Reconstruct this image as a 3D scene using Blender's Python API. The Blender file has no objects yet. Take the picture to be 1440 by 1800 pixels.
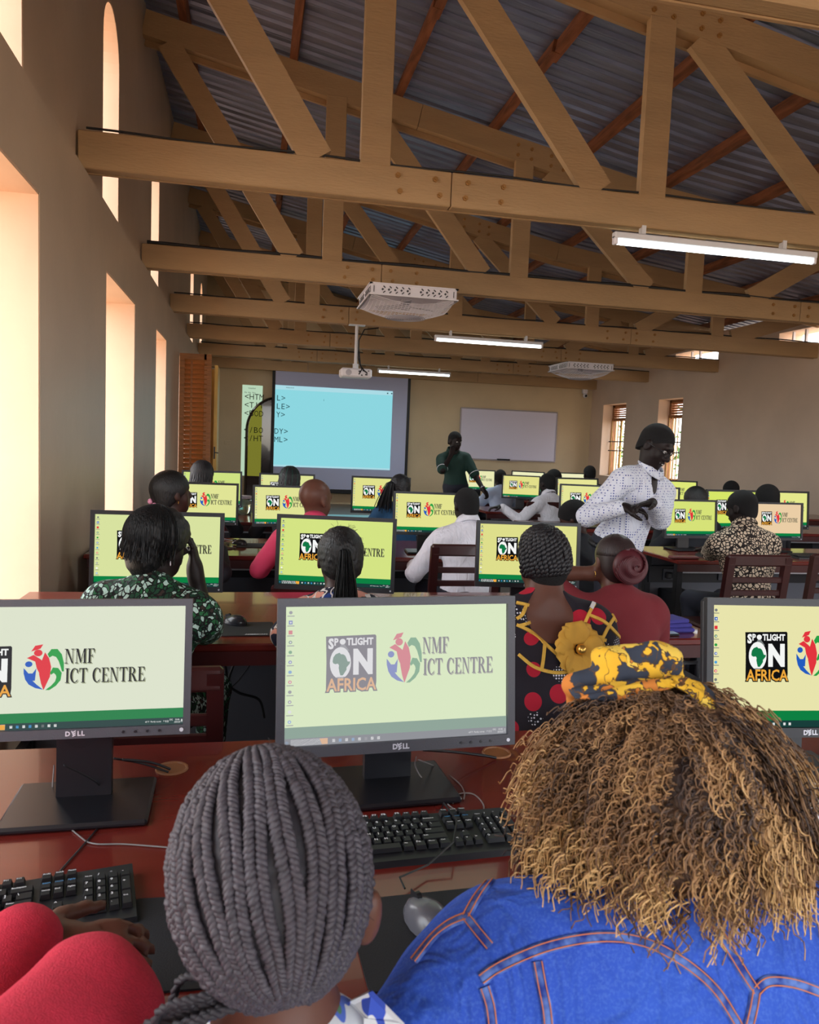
import bpy, math, random
import numpy as np
from mathutils import Vector, Matrix
from mathutils.bvhtree import BVHTree
random.seed(7); rng = np.random.default_rng(7)
PI = math.pi
# ------------------------------------------------------------------ camera
F_PX = 1350.0
CAMX = np.array([0.97891632, 0.02254642, 0.20301356])      # world x,y,z axes seen in (right, down, forward)
CAMY = np.array([-0.20012288, -0.09319802, 0.97532813])
CAMZ = np.array([0.04091062, -0.99539228, -0.08672101])
CAMH = 1.5
cd = bpy.data.cameras.new('camera'); cam = bpy.data.objects.new('camera', cd)
bpy.context.scene.collection.objects.link(cam)
cd.sensor_fit = 'HORIZONTAL'; cd.sensor_width = 36; cd.lens = F_PX/1440*36; cd.dof.use_dof = True; cd.dof.focus_distance = 3.0; cd.dof.aperture_fstop = 16; cd.clip_start = .02; cd.clip_end = 200
A = np.array([CAMX, CAMY, CAMZ])                           # rows: world axes; columns right, down, forward
cam.matrix_world = Matrix(((A[0,0], -A[0,1], -A[0,2], 0), (A[1,0], -A[1,1], -A[1,2], 0), (A[2,0], -A[2,1], -A[2,2], CAMH), (0,0,0,1)))
bpy.context.scene.camera = cam
# ------------------------------------------------------------------ world, lights, exposure
sc = bpy.context.scene
sc.view_settings.view_transform = 'Standard'; sc.view_settings.look = 'None'
sc.view_settings.exposure = 0.0; sc.view_settings.gamma = 1.0
w = bpy.data.worlds.new('sky'); sc.world = w; w.use_nodes = True
nt = w.node_tree; nt.nodes.clear()
wo = nt.nodes.new('ShaderNodeOutputWorld'); bg = nt.nodes.new('ShaderNodeBackground')
tc = nt.nodes.new('ShaderNodeTexCoord'); sp = nt.nodes.new('ShaderNodeSeparateXYZ'); rp = nt.nodes.new('ShaderNodeValToRGB')
nt.links.new(tc.outputs['Generated'], sp.inputs[0]); nt.links.new(sp.outputs[2], rp.inputs[0])
rp.color_ramp.elements[0].position = 0.0; rp.color_ramp.elements[0].color = (.80, .72, .60, 1)
rp.color_ramp.elements[1].position = 0.06; rp.color_ramp.elements[1].color = (.90, .95, 1.0, 1)
nt.links.new(rp.outputs[0], bg.inputs[0]); bg.inputs[1].default_value = 6.6
nt.links.new(bg.outputs[0], wo.inputs[0])
def area(name, loc, direction, sx, sy, power, col=(1,1,1), portal=False):
    l = bpy.data.lights.new(name, 'AREA'); l.shape = 'RECTANGLE'; l.size = sx; l.size_y = sy; l.energy = power; l.color = col
    if portal: l.cycles.is_portal = True
    o = bpy.data.objects.new(name, l); sc.collection.objects.link(o); o.location = loc
    o.rotation_euler = Vector(direction).to_track_quat('-Z', 'Y').to_euler()
    return o
WIN_L = [(-2.6,-1.2), (.1,1.45), (2.8,4.12), (5.86,7.24), (8.76,9.78), (11.45,12.6)]
ARCH_L = [(-1.95,-1.27), (.73,1.41), (3.39,4.07), (6.03,6.71), (8.72,9.41), (13.95,14.65), (16.45,17.15)]
WIN_R = [(16.73,17.92), (14.30,15.25), (-2.0,-.8), (.6,1.8), (3.3,4.5)]
for a, b in WIN_L: area('window_portal', (-1.5,(a+b)/2,1.55), (1,0,0), b-a, 2.2, 1, portal=True)
for a, b in ARCH_L: area('window_portal', (-1.42,(a+b)/2,3.9), (1,0,0), b-a, 1.6, 1, portal=True)
for a, b in WIN_R: area('window_portal', (9.0,(a+b)/2,1.7), (-1,0,0), b-a, 1.9, 1, portal=True)
area('window_portal', (3.7,-3.5,2.0), (0,1,0), 8.0, 2.4, 1, portal=True)
# ------------------------------------------------------------------ helpers
def ray(px, py):
    v = np.array([px-720., py-900., F_PX]); return np.array([v@CAMX, v@CAMY, v@CAMZ])
CAMP = np.array([0,0,CAMH])
def at_z(px, py, z): r = ray(px,py); return CAMP + r*((z-CAMH)/r[2])
def at_y(px, py, y): r = ray(px,py); return CAMP + r*(y/r[1])
def at_d(px, py, d): return CAMP + ray(px,py)/F_PX*d
def srgb(r, g, b, a=1):
    f = lambda c: (c/255/12.92) if c/255 <= .04045 else ((c/255+.055)/1.055)**2.4
    return (f(r), f(g), f(b), a)
def link(o): sc.collection.objects.link(o); return o
MATS = {}
def mat(name, col, rough=.6, metal=0, noise=0, nscale=8, bump=0, bscale=60, stretch=(1,1,1), spec=.5, coat=0):
    m = bpy.data.materials.new(name); m.use_nodes = True; n = m.node_tree; b = n.nodes['Principled BSDF']
    b.inputs['Base Color'].default_value = col; b.inputs['Roughness'].default_value = rough; b.inputs['Metallic'].default_value = metal
    b.inputs['Specular IOR Level'].default_value = spec; b.inputs['Coat Weight'].default_value = coat
    if noise or bump:
        t = n.nodes.new('ShaderNodeTexCoord'); mp = n.nodes.new('ShaderNodeMapping'); mp.inputs['Scale'].default_value = stretch
        n.links.new(t.outputs['Object'], mp.inputs[0])
    if noise:
        x = n.nodes.new('ShaderNodeTexNoise'); x.inputs['Scale'].default_value = nscale; x.inputs['Detail'].default_value = 6
        n.links.new(mp.outputs[0], x.inputs[0]); r = n.nodes.new('ShaderNodeValToRGB')
        r.color_ramp.elements[0].position = .3; r.color_ramp.elements[1].position = .72
        r.color_ramp.elements[0].color = tuple(c*(1-noise) for c in col[:3])+(1,)
        r.color_ramp.elements[1].color = tuple(min(1,c*(1+noise*.6)) for c in col[:3])+(1,)
        n.links.new(x.outputs[0], r.inputs[0]); n.links.new(r.outputs[0], b.inputs['Base Color'])
    if bump:
        x2 = n.nodes.new('ShaderNodeTexNoise'); x2.inputs['Scale'].default_value = bscale; x2.inputs['Detail'].default_value = 4
        n.links.new(mp.outputs[0], x2.inputs[0]); bp = n.nodes.new('ShaderNodeBump'); bp.inputs['Strength'].default_value = bump
        bp.inputs['Distance'].default_value = .01
        n.links.new(x2.outputs[0], bp.inputs['Height']); n.links.new(bp.outputs[0], b.inputs['Normal'])
    MATS[name] = m; return m
def emit(name, col, strength=1.0):
    m = bpy.data.materials.new(name); m.use_nodes = True; n = m.node_tree; n.nodes.clear()
    o = n.nodes.new('ShaderNodeOutputMaterial'); e = n.nodes.new('ShaderNodeEmission'); e.inputs[0].default_value = col; e.inputs[1].default_value = strength
    n.links.new(e.outputs[0], o.inputs[0]); MATS[name] = m; return m
def tag(o, label=None, cat=None, group=None, kind=None):
    if label: o['label'] = label
    if cat: o['category'] = cat
    if group: o['group'] = group
    if kind: o['kind'] = kind
    return o
def thing(name, loc, label, cat, group=None, rz=0):
    o = bpy.data.objects.new(name, None); link(o); o.location = loc; o.rotation_euler = (0,0,rz); o.empty_display_size = .05
    return tag(o, label, cat, group)
def copy_tree(o, parent=None):
    c = o.copy(); link(c); c.parent = parent
    for ch in list(o.children): copy_tree(ch, c)
    return c
class MB:
    def __init__(s): s.v = []; s.f = []; s.m = []; s.mi = 0
    def add(s, vs, fs):
        n = len(s.v); s.v += [tuple(v) for v in vs]; s.f += [tuple(i+n for i in f) for f in fs]; s.m += [s.mi]*len(fs); return s
    def box(s, c, d, R=None, taper=None):
        x, y, z = d[0]/2, d[1]/2, d[2]/2
        vs = [(-x,-y,-z),(x,-y,-z),(x,y,-z),(-x,y,-z),(-x,-y,z),(x,-y,z),(x,y,z),(-x,y,z)]
        if taper: vs = vs[:4]+[(a*taper,b*taper,c_) for a,b,c_ in vs[4:]]
        if R is not None: vs = [tuple(R @ Vector(v)) for v in vs]
        vs = [(a+c[0],b+c[1],e+c[2]) for a,b,e in vs]
        return s.add(vs, [(0,3,2,1),(4,5,6,7),(0,1,5,4),(1,2,6,5),(2,3,7,6),(3,0,4,7)])
    def bb(s, x0,x1,y0,y1,z0,z1): return s.box(((x0+x1)/2,(y0+y1)/2,(z0+z1)/2),(x1-x0,y1-y0,z1-z0))
    def rbox(s, c, d, b=.004, R=None):        # box with chamfered edges (octagonal in each direction)
        x, y, z = d[0]/2, d[1]/2, d[2]/2; b = min(b, x*.9, y*.9, z*.9); vs = []
        for sx in (-1,1):
            for sy in (-1,1):
                for sz in (-1,1):
                    vs += [(sx*(x-b),sy*(y-b),sz*z),(sx*(x-b),sy*y,sz*(z-b)),(sx*x,sy*(y-b),sz*(z-b))]
        idx = lambda sx,sy,sz,k: ((sx>0)*4+(sy>0)*2+(sz>0))*3+k
        fs = []
        def q(l, out):
            p = [Vector(vs[i]) for i in l]; nn = (p[1]-p[0]).cross(p[2]-p[1]); cc = sum(p, Vector())/len(p)
            fs.append(tuple(l) if nn.dot(cc) > 0 else tuple(reversed(l)))
        for t in (-1,1):
            q([idx(-1,-1,t,0),idx(1,-1,t,0),idx(1,1,t,0),idx(-1,1,t,0)],1)
            q([idx(-1,t,-1,1),idx(1,t,-1,1),idx(1,t,1,1),idx(-1,t,1,1)],1)
            q([idx(t,-1,-1,2),idx(t,1,-1,2),idx(t,1,1,2),idx(t,-1,1,2)],1)
        for a in (-1,1):
            for c2 in (-1,1):
                q([idx(-1,a,c2,0),idx(1,a,c2,0),idx(1,a,c2,1),idx(-1,a,c2,1)],1)
                q([idx(a,-1,c2,0),idx(a,1,c2,0),idx(a,1,c2,2),idx(a,-1,c2,2)],1)
                q([idx(a,c2,-1,1),idx(a,c2,1,1),idx(a,c2,1,2),idx(a,c2,-1,2)],1)
                for e in (-1,1): q([idx(a,c2,e,0),idx(a,c2,e,1),idx(a,c2,e,2)],1)
        if R is not None: vs = [tuple(R @ Vector(v)) for v in vs]
        return s.add([(a+c[0],b_+c[1],e+c[2]) for a,b_,e in vs], fs)
    def beam(s, p, q, w, h, up=(0,1,0)):      # bar from p to q, width w along `up`, depth h across
        p = Vector(p); q = Vector(q); d = (q-p); L = d.length; d.normalize(); u = Vector(up).normalized(); n = d.cross(u).normalized()
        R = Matrix((d,u,n)).transposed(); return s.box((p+q)/2, (L,w,h), R)
    def tube(s, pts, r, n=8, cap=True, rr=None):
        P = [Vector(p) for p in pts]; m = len(P); base = len(s.v); t0 = (P[1]-P[0]).normalized()
        u = t0.orthogonal().normalized(); vs = []
        for i in range(m):
            t = (P[min(i+1,m-1)]-P[max(i-1,0)]);
            if t.length < 1e-9: t = t0
            t = t.normalized(); u = (u - t*u.dot(t)); u = u.normalized() if u.length > 1e-6 else t.orthogonal().normalized()
            w_ = t.cross(u); R_ = rr[i] if rr is not None else r
            for k in range(n):
                a = 2*PI*k/n; vs.append(P[i]+(u*math.cos(a)+w_*math.sin(a))*R_)
        fs = [(i*n+k, i*n+(k+1)%n, (i+1)*n+(k+1)%n, (i+1)*n+k) for i in range(m-1) for k in range(n)]
        if cap: fs += [tuple(reversed(range(n))), tuple(range((m-1)*n, m*n))]
        return s.add(vs, fs)
    def cyl(s, p, q, r, n=16, r2=None): return s.tube([p,q], r, n, rr=[r, r if r2 is None else r2])
    def ell(s, c, r, n=10, m=7, R=None):
        vs = []; fs = []
        for i in range(m+1):
            a = PI*i/m
            for k in range(n):
                b = 2*PI*k/n; v = Vector((r[0]*math.sin(a)*math.cos(b), r[1]*math.sin(a)*math.sin(b), r[2]*math.cos(a)))
                if R is not None: v = R @ v
                vs.append((v[0]+c[0],v[1]+c[1],v[2]+c[2]))
        for i in range(m):
            for k in range(n): fs.append((i*n+k, (i+1)*n+k, (i+1)*n+(k+1)%n, i*n+(k+1)%n))
        return s.add(vs, fs)
    def poly(s, pts, ext):                    # flat outline pts (3D) extruded by vector ext
        n = len(pts); e = Vector(ext); P = [Vector(p) for p in pts]
        vs = P+[p+e for p in P]
        nn = sum(((P[i]-P[0]).cross(P[(i+1)%n]-P[0]) for i in range(n)), Vector())
        fs = [tuple(range(n)), tuple(reversed(range(n,2*n)))]+[(i,i+n,(i+1)%n+n,(i+1)%n) for i in range(n)]
        if nn.dot(e) > 0: fs = [tuple(reversed(f)) for f in fs]
        return s.add(vs, fs)
    def build(s, name, mats, parent=None, smooth=False, loc=None):
        me = bpy.data.meshes.new(name); me.from_pydata(s.v, [], s.f)
        if not isinstance(mats, (list,tuple)): mats = [mats]
        for m in mats: me.materials.append(m)
        if len(mats) > 1: me.polygons.foreach_set('material_index', s.m)
        if smooth: me.polygons.foreach_set('use_smooth', [True]*len(me.polygons))
        me.update(); o = bpy.data.objects.new(name, me); link(o); o.parent = parent
        if loc is not None: o.location = loc
        return o
def npmesh(name, V, Q, mats, parent=None, smooth=True, col=None):
    me = bpy.data.meshes.new(name); V = np.asarray(V, np.float32); Q = np.asarray(Q, np.int32); k = Q.shape[1]
    me.vertices.add(len(V)); me.vertices.foreach_set('co', V.ravel())
    me.loops.add(Q.size); me.loops.foreach_set('vertex_index', Q.ravel())
    me.polygons.add(len(Q)); me.polygons.foreach_set('loop_start', np.arange(0, Q.size, k, dtype=np.int32))
    me.polygons.foreach_set('use_smooth', [smooth]*len(Q))
    me.materials.append(mats)
    if col is not None:
        ca = me.color_attributes.new('Col', 'FLOAT_COLOR', 'POINT'); ca.data.foreach_set('color', np.asarray(col, np.float32).ravel())
    me.update(calc_edges=True); me.validate(); o = bpy.data.objects.new(name, me); link(o); o.parent = parent
    return o
# --- signed distance bodies: capsules and ellipsoids blended smoothly, meshed by surface nets
def C(p, q, r0, r1=None, k=None): return ('c', np.array(p,float), np.array(q,float), r0, r0 if r1 is None else r1, k)
def El(c, r, R=None, k=None, sub=False): return ('s' if sub else 'e', np.array(c,float), np.array(r,float), None if R is None else np.array(R,float), None, k)
def Cut(p, n): n = np.array(n,float); return ('p', np.array(p,float), n/np.linalg.norm(n), 0, 0, 0)
def sdf_field(prims, h, K=.025, infl=0., pad=.03):
    lo = np.full(3,1e9); hi = np.full(3,-1e9); B = []
    for t,a,b,r0,r1,k in prims:
        if t == 'c': R = max(r0,r1)+infl; l = np.minimum(a,b)-R; u = np.maximum(a,b)+R
        elif t in 'es': R = (np.max(b) if r0 is not None else b)+infl; l = a-R; u = a+R
        else: B.append(None); continue
        B.append((l,u))
        if t != 's': lo = np.minimum(lo,l); hi = np.maximum(hi,u)
    lo -= pad; hi += pad; n = np.ceil((hi-lo)/h).astype(int)+1
    Fd = np.full(n, .5, np.float32); ax = [lo[i]+h*np.arange(n[i]) for i in range(3)]
    for (t,a,b,r0,r1,k),bx in zip(prims,B):
        k = K if k is None else k
        if t == 'p':
            d = ((ax[0]-a[0])*b[0])[:,None,None]+((ax[1]-a[1])*b[1])[None,:,None]+((ax[2]-a[2])*b[2])[None,None,:]
            Fd = np.maximum(Fd, d.astype(np.float32)); continue
        i0 = np.clip(np.floor((bx[0]-k-.02-lo)/h).astype(int),0,n-1); i1 = np.clip(np.ceil((bx[1]+k+.02-lo)/h).astype(int)+1,1,n)
        if (i1<=i0).any(): continue
        sl = tuple(slice(i0[i],i1[i]) for i in range(3))
        X = ax[0][sl[0]][:,None,None]; Y = ax[1][sl[1]][None,:,None]; Z = ax[2][sl[2]][None,None,:]
        if t == 'c':
            ab = b-a; L2 = ab@ab+1e-12
            tt = np.clip(((X-a[0])*ab[0]+(Y-a[1])*ab[1]+(Z-a[2])*ab[2])/L2,0,1)
            d = np.sqrt((X-a[0]-tt*ab[0])**2+(Y-a[1]-tt*ab[1])**2+(Z-a[2]-tt*ab[2])**2)-(r0+(r1-r0)*tt)-infl
        else:
            P = [X-a[0],Y-a[1],Z-a[2]]
            if r0 is not None: P = [sum(P[j]*r0[j,i] for j in range(3)) for i in range(3)]
            rr = b+infl; k0 = np.sqrt(sum((P[i]/rr[i])**2 for i in range(3))); k1 = np.sqrt(sum((P[i]/rr[i]**2)**2 for i in range(3)))+1e-9
            d = k0*(k0-1)/k1
        d = d.astype(np.float32); S = Fd[sl]
        if t == 's': kk=k*.5; hh = np.clip(.5-.5*(S+d)/kk,0,1); Fd[sl] = S*(1-hh)-d*hh+kk*hh*(1-hh)
        else: hh = np.clip(.5+.5*(S-d)/k,0,1); Fd[sl] = S*(1-hh)+d*hh-k*hh*(1-hh)
    return Fd, lo
def surface_nets(Fd, lo, h):
    n = Fd.shape; s = Fd < 0
    cnt = np.zeros((n[0]-1,n[1]-1,n[2]-1), np.uint8)
    for i in (0,1):
        for j in (0,1):
            for k in (0,1): cnt += s[i:n[0]-1+i, j:n[1]-1+j, k:n[2]-1+k]
    mask = (cnt>0)&(cnt<8); I = np.argwhere(mask); idx = np.full(mask.shape,-1,np.int32); idx[mask] = np.arange(len(I))
    acc = np.zeros((len(I),3)); num = np.zeros(len(I)); cv = {}
    for i in (0,1):
        for j in (0,1):
            for k in (0,1): cv[(i,j,k)] = Fd[I[:,0]+i,I[:,1]+j,I[:,2]+k]
    for c0 in cv:
        for a in range(3):
            if c0[a]: continue
            c1 = list(c0); c1[a] = 1; c1 = tuple(c1); v0 = cv[c0]; v1 = cv[c1]; cr = (v0<0)!=(v1<0)
            t = np.where(cr, v0/(v0-v1+1e-12*(v0==v1)), 0); p = np.tile(np.array(c0,float),(len(I),1)); p[:,a] += t
            acc += p*cr[:,None]; num += cr
    V = (I+acc/num[:,None])*h+lo
    Q = []
    for a in range(3):
        b, c = (a+1)%3, (a+2)%3
        sl0 = [slice(1,n[i]-1) for i in range(3)]; sl0[a] = slice(0,n[a]-1); sl1 = list(sl0); sl1[a] = slice(1,n[a])
        s0 = s[tuple(sl0)]; s1 = s[tuple(sl1)]; E = np.argwhere(s0!=s1)
        if not len(E): continue
        off = np.array([1,1,1]); off[a] = 0; fl = s0[tuple(E.T)]; G = E+off
        eb = np.zeros(3,int); eb[b] = 1; ec = np.zeros(3,int); ec[c] = 1
        q = np.stack([idx[tuple((G-eb-ec).T)], idx[tuple((G-ec).T)], idx[tuple(G.T)], idx[tuple((G-eb).T)]],1)
        q[~fl] = q[~fl][:,::-1]; Q.append(q)
    Q = np.concatenate(Q); Q = Q[(Q>=0).all(1)]
    return V, Q
def blob(name, prims, h, m, parent, K=.025, infl=0., wrinkle=0., wf=30, org=(0,0,0), col=None):
    Fd, lo = sdf_field(prims, h, K, infl); V, Q = surface_nets(Fd, lo, h)
    if wrinkle:
        a = np.sin(V[:,0]*wf+2*np.sin(V[:,2]*wf*.5)+1.3*np.sin(V[:,1]*wf*.7)); b = np.sin(V[:,2]*wf*1.6+2.2*np.sin(V[:,0]*wf*.6+V[:,1]*wf*.4))
        cen = V.mean(0); g = V-cen; g /= np.linalg.norm(g,axis=1)[:,None]+1e-9; V = V+g*(wrinkle*(a*.5+b*.5))[:,None]
    return npmesh(name, V-np.array(org), Q, m, parent, col=None if col is None else col(V))
# ------------------------------------------------------------------ materials of the room
mat('plaster', srgb(205,182,158), rough=.42, noise=.10, nscale=1.3, bump=.25, bscale=14, spec=.4)
mat('plaster_front', srgb(222,200,164), rough=.6, noise=.08, nscale=1.2, bump=.2, bscale=20)
mat('plaster_right', srgb(226,200,178), rough=.6, noise=.08, nscale=1.2, bump=.2, bscale=20)
mat('jamb', srgb(228,192,164), rough=.7, noise=.06, nscale=2, bump=.2, bscale=12)
mat('floor', srgb(120,110,100), rough=.35, noise=.2, nscale=3)
mat('truss_paint', srgb(184,151,110), rough=.55, noise=.10, nscale=3.0, bump=.35, bscale=30, stretch=(.5,3,3))
mat('truss_paint2', srgb(176,142,102), rough=.6, noise=.12, nscale=3.0, bump=.3, bscale=30)
mat('purlin_wood', srgb(150,92,60), rough=.75, noise=.5, nscale=5, bump=.4, bscale=40, stretch=(4,.6,4))
mat('roof_metal', srgb(150,158,186), rough=.36, metal=.6, noise=.28, nscale=5, stretch=(.35,3,1), bump=.3, bscale=30)
mat('bolt', srgb(170,125,70), rough=.5, metal=.2)
mat('black_rubber', srgb(18,18,24), rough=.5)
mat('white_plastic', srgb(246,243,252), rough=.4)
mat('white_metal', srgb(232,232,238), rough=.4)
mat('grille_grey', srgb(190,188,200), rough=.5)
mat('shutter_wood', srgb(176,112,58), rough=.5, noise=.3, nscale=5, stretch=(1,1,6))
mat('door_wood', srgb(250,196,104), rough=.45, noise=.25, nscale=4, stretch=(3,3,.5))
mat('frame_wood', srgb(150,96,52), rough=.5, noise=.3, nscale=6)
mat('iron_bar', srgb(190,150,90), rough=.5)
mat('dark_door', srgb(52,34,28), rough=.12, noise=.4, nscale=2, coat=.6)
mat('desk_wood', srgb(108,36,30), rough=.22, noise=.18, nscale=3, stretch=(.6,4,1), coat=.35)
mat('desk_edge', srgb(70,22,22), rough=.35, coat=.2)
mat('chair_wood', srgb(58,20,20), rough=.3, noise=.25, nscale=6, coat=.3)
mat('desk_steel', srgb(26,26,32), rough=.45, metal=.3)
mat('panel_grey', srgb(92,94,104), rough=.6, noise=.06, nscale=2)
mat('trunk_silver', srgb(180,182,190), rough=.35, metal=.5)
mat('socket_dark', srgb(60,62,72), rough=.5)
mat('bezel', srgb(66,66,74), rough=.45, bump=.1, bscale=400)
mat('bezel_dark', srgb(30,31,38), rough=.45)
mat('stand', srgb(24,25,31), rough=.32)
mat('key_black', srgb(24,25,30), rough=.5)
mat('key_print', srgb(225,228,235), rough=.6); mat('key_blue', srgb(60,140,200), rough=.6)
mat('mouse_pad', srgb(20,21,28), rough=.75, bump=.2, bscale=500)
mat('mouse_shell', srgb(42,43,50), rough=.22)
mat('mouse_grey', srgb(88,88,96), rough=.25)
mat('silver_print', srgb(205,205,215), rough=.4, metal=.3)
mat('whiteboard', srgb(232,228,250), rough=.25); mat('alu', srgb(170,165,175), rough=.35, metal=.7)
mat('screen_cloth', srgb(196,200,232), rough=.8)
emit('tube_light', (0.86,1.0,1.0,1), 9.0)
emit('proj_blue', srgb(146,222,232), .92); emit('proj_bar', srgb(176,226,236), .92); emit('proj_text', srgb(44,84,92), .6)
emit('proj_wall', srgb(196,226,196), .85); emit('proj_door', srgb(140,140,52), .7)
mat('leaf', srgb(70,110,50), rough=.6, noise=.4, nscale=3)
mat('ground_out', srgb(190,160,130), rough=.9)
M = MATS
# ------------------------------------------------------------------ room shell
XL, XR, YB, YF = -1.03, 8.55, -3.4, 18.62
HEAD_L = 2.64; SILL_L = .45; BEAM_Z = 3.1; CHORD_H = .225
ROOF0 = 5.47; SLOPE = -.195
roof_z = lambda x: ROOF0 + SLOPE*(min(x,4.2)+1.04) - .13*max(0,x-4.2)
def wall_y(mb, x0, x1, y0, y1, z0, z1, ops, zt=None):   # wall along y with rectangular openings (y0,y1,sill,head)
    y = y0
    for a, b, s_, h_ in sorted(ops):
        mb.bb(x0,x1,y,a,z0,z1)
        if s_ > z0: mb.bb(x0,x1,a,b,z0,s_)
        if h_ < z1: mb.bb(x0,x1,a,b,h_,z1)
        y = b
    mb.bb(x0,x1,y,y1,z0,z1)
f = MB(); f.bb(XL-.5,XR+.5,YB-.2,YF+.3,-.12,0); tag(f.build('floor', M['floor']), 'grey polished floor under the desks', 'floor', kind='structure')
wl = MB(); wall_y(wl, XL-.45, XL, YB, YF, 0, BEAM_Z-.01, [(a,b,SILL_L,HEAD_L) for a,b in WIN_L])
ux0, ux1 = XL-.42, XL-.06
y = YB
for a, b in ARCH_L:
    wl.bb(ux0,ux1,y,a,BEAM_Z-.01,5.75); r = (b-a)/2; zs = 4.66-r
    arc = [(ux0,(a+b)/2+r*math.cos(t),zs+r*math.sin(t)) for t in np.linspace(PI,0,15)]
    wl.poly([(ux0,a,5.75)]+arc[:8]+[(ux0,(a+b)/2,5.75)], (ux1-ux0,0,0)); wl.poly([(ux0,(a+b)/2,5.75)]+arc[7:]+[(ux0,b,5.75)], (ux1-ux0,0,0))
    y = b
wl.bb(ux0,ux1,y,YF,BEAM_Z-.01,5.75)
wall_left = tag(wl.build('wall_left', M['plaster']), 'tall left plaster wall with deep window openings and arched upper lights', 'wall', kind='structure')
# peach-coloured reveals lining each deep opening (thin lining boards set on the jambs)
def lining(x0, x1, a, b, s_, h_, parent):
    m = MB(); t = .012
    m.bb(x0,x1,a,a+t,s_,h_); m.bb(x0,x1,b-t,b,s_,h_); m.bb(x0,x1,a,b,h_-t,h_); m.bb(x0,x1,a,b,s_,s_+t)
    return m.build('reveal', M['jamb'], parent)
for i,(a,b) in enumerate(WIN_L):
    lining(XL-.44, XL-.004, a, b, SILL_L, HEAD_L, wall_left)
for a,b in ARCH_L:
    m = MB(); t=.01; r=(b-a)/2; zs=4.66-r
    m.bb(ux0,ux1-.003,b-t,b,BEAM_Z+.01,zs); m.bb(ux0,ux1-.003,a,a+t,BEAM_Z+.01,zs)
    for k in range(14):
        t0,t1 = PI-PI*k/14, PI-PI*(k+1)/14; q = lambda t_,rr: ((a+b)/2+rr*math.cos(t_), zs+rr*math.sin(t_))
        (ya,za),(yb,zb),(yc,zc),(yd,zd) = q(t0,r),q(t1,r),q(t1,r-t),q(t0,r-t)
        m.poly([(ux0,ya,za),(ux0,yb,zb),(ux0,yc,zc),(ux0,yd,zd)], (ux1-ux0-.003,0,0))
    m.build('reveal', M['jamb'], wall_left)
wr = MB(); wall_y(wr, XR, XR+.45, YB, YF, 0, 3.3, [(a,b,.95,2.69) for a,b in WIN_R])
wall_y(wr, XR, XR+.45, YB, YF, 3.3, 3.86, [(13.2,14.7,3.32,3.60),(10.45,11.5,3.32,3.60),(7.9,9.0,3.32,3.60)])
wall_right = tag(wr.build('wall_right', M['plaster_right']), 'right plaster wall with two narrow barred windows near the front', 'wall', kind='structure')
wf = MB(); wf.bb(XL-.45,XR+.45,YF,YF+.3,0,5.9)
wall_front = tag(wf.build('wall_front', M['plaster_front']), 'cream front wall behind the projection screen and whiteboard', 'wall', kind='structure')
wb = MB(); wb.bb(XL-.45,XR+.45,YB-.3,YB,0,.9); wb.bb(XL-.45,XR+.45,YB-.3,YB,3.2,5.9); wb.bb(XL-.45,-.3,YB-.3,YB,.9,3.2); wb.bb(7.7,XR+.45,YB-.3,YB,.9,3.2)
tag(wb.build('wall_back', M['plaster_right']), 'back wall with a wide window opening behind the camera', 'wall', kind='structure')
g = MB(); g.bb(-30,45,-30,50,-.6,-.5); tag(g.build('ground', M['ground_out']), 'pale earth outside the windows', 'ground', kind='structure')
# roof: corrugated sheets and purlins, children of the ceiling
ceil = thing('ceiling', (0,0,0), 'sloping grey metal sheet roof on rough brown purlins', 'ceiling'); ceil['kind'] = 'structure'
def sheet_mesh():
    prof = []; y = 0
    for k in range(5):
        y0 = k*.178
        prof += [(y0,0),(y0+.05,0),(y0+.068,.024),(y0+.110,.024),(y0+.128,0)] + ([(y0+.150,0),(y0+.153,.004),(y0+.157,0)] if k%2==0 else [])
    prof.append((.89,0)); vs = []; fs = []; X = np.array([-1.5,-.5,.5,1.5,2.5,3.4,4.2,5.2,6.2,7.2,8.2,9.1])
    for x in X:
        for (yy,zz) in prof: vs.append((x,yy,roof_z(x)+zz+.10))
    n = len(prof)
    for i in range(len(X)-1):
        for j in range(n-1): fs.append((i*n+j,i*n+j+1,(i+1)*n+j+1,(i+1)*n+j))
    m = MB(); m.add(vs,fs); nv = len(vs); m.add([(a,b,c+.002) for a,b,c in vs],[tuple(reversed(q)) for q in fs]); return m
sh0 = sheet_mesh().build('roof_sheet', M['roof_metal'], ceil, loc=(0,YB-.2,0))
k = 1
while YB-.2+k*.88 < YF+.1:
    c = sh0.copy(); link(c); c.parent = ceil; c.location = (0, YB-.2+k*.88, .0025*(k%2)); k += 1
PX = [-.72,.34,1.40,2.42,3.38,4.38,5.38,6.38,7.38,8.35]
sl = math.atan(SLOPE); Rr = Matrix.Rotation(-sl,3,'Y')
for i,x in enumerate(PX):
    m = MB(); y0 = YB
    for L in (4.2,5.6,6.1,6.3):
        y1 = min(y0+L,YF); m.box((x+random.uniform(-.02,.02),(y0+y1)/2,roof_z(x)+.045),(.075,y1-y0+.15,.105),Rr); y0 = y1
        if y0 >= YF: break
    m.build('purlin', M['purlin_wood'], ceil)
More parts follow.
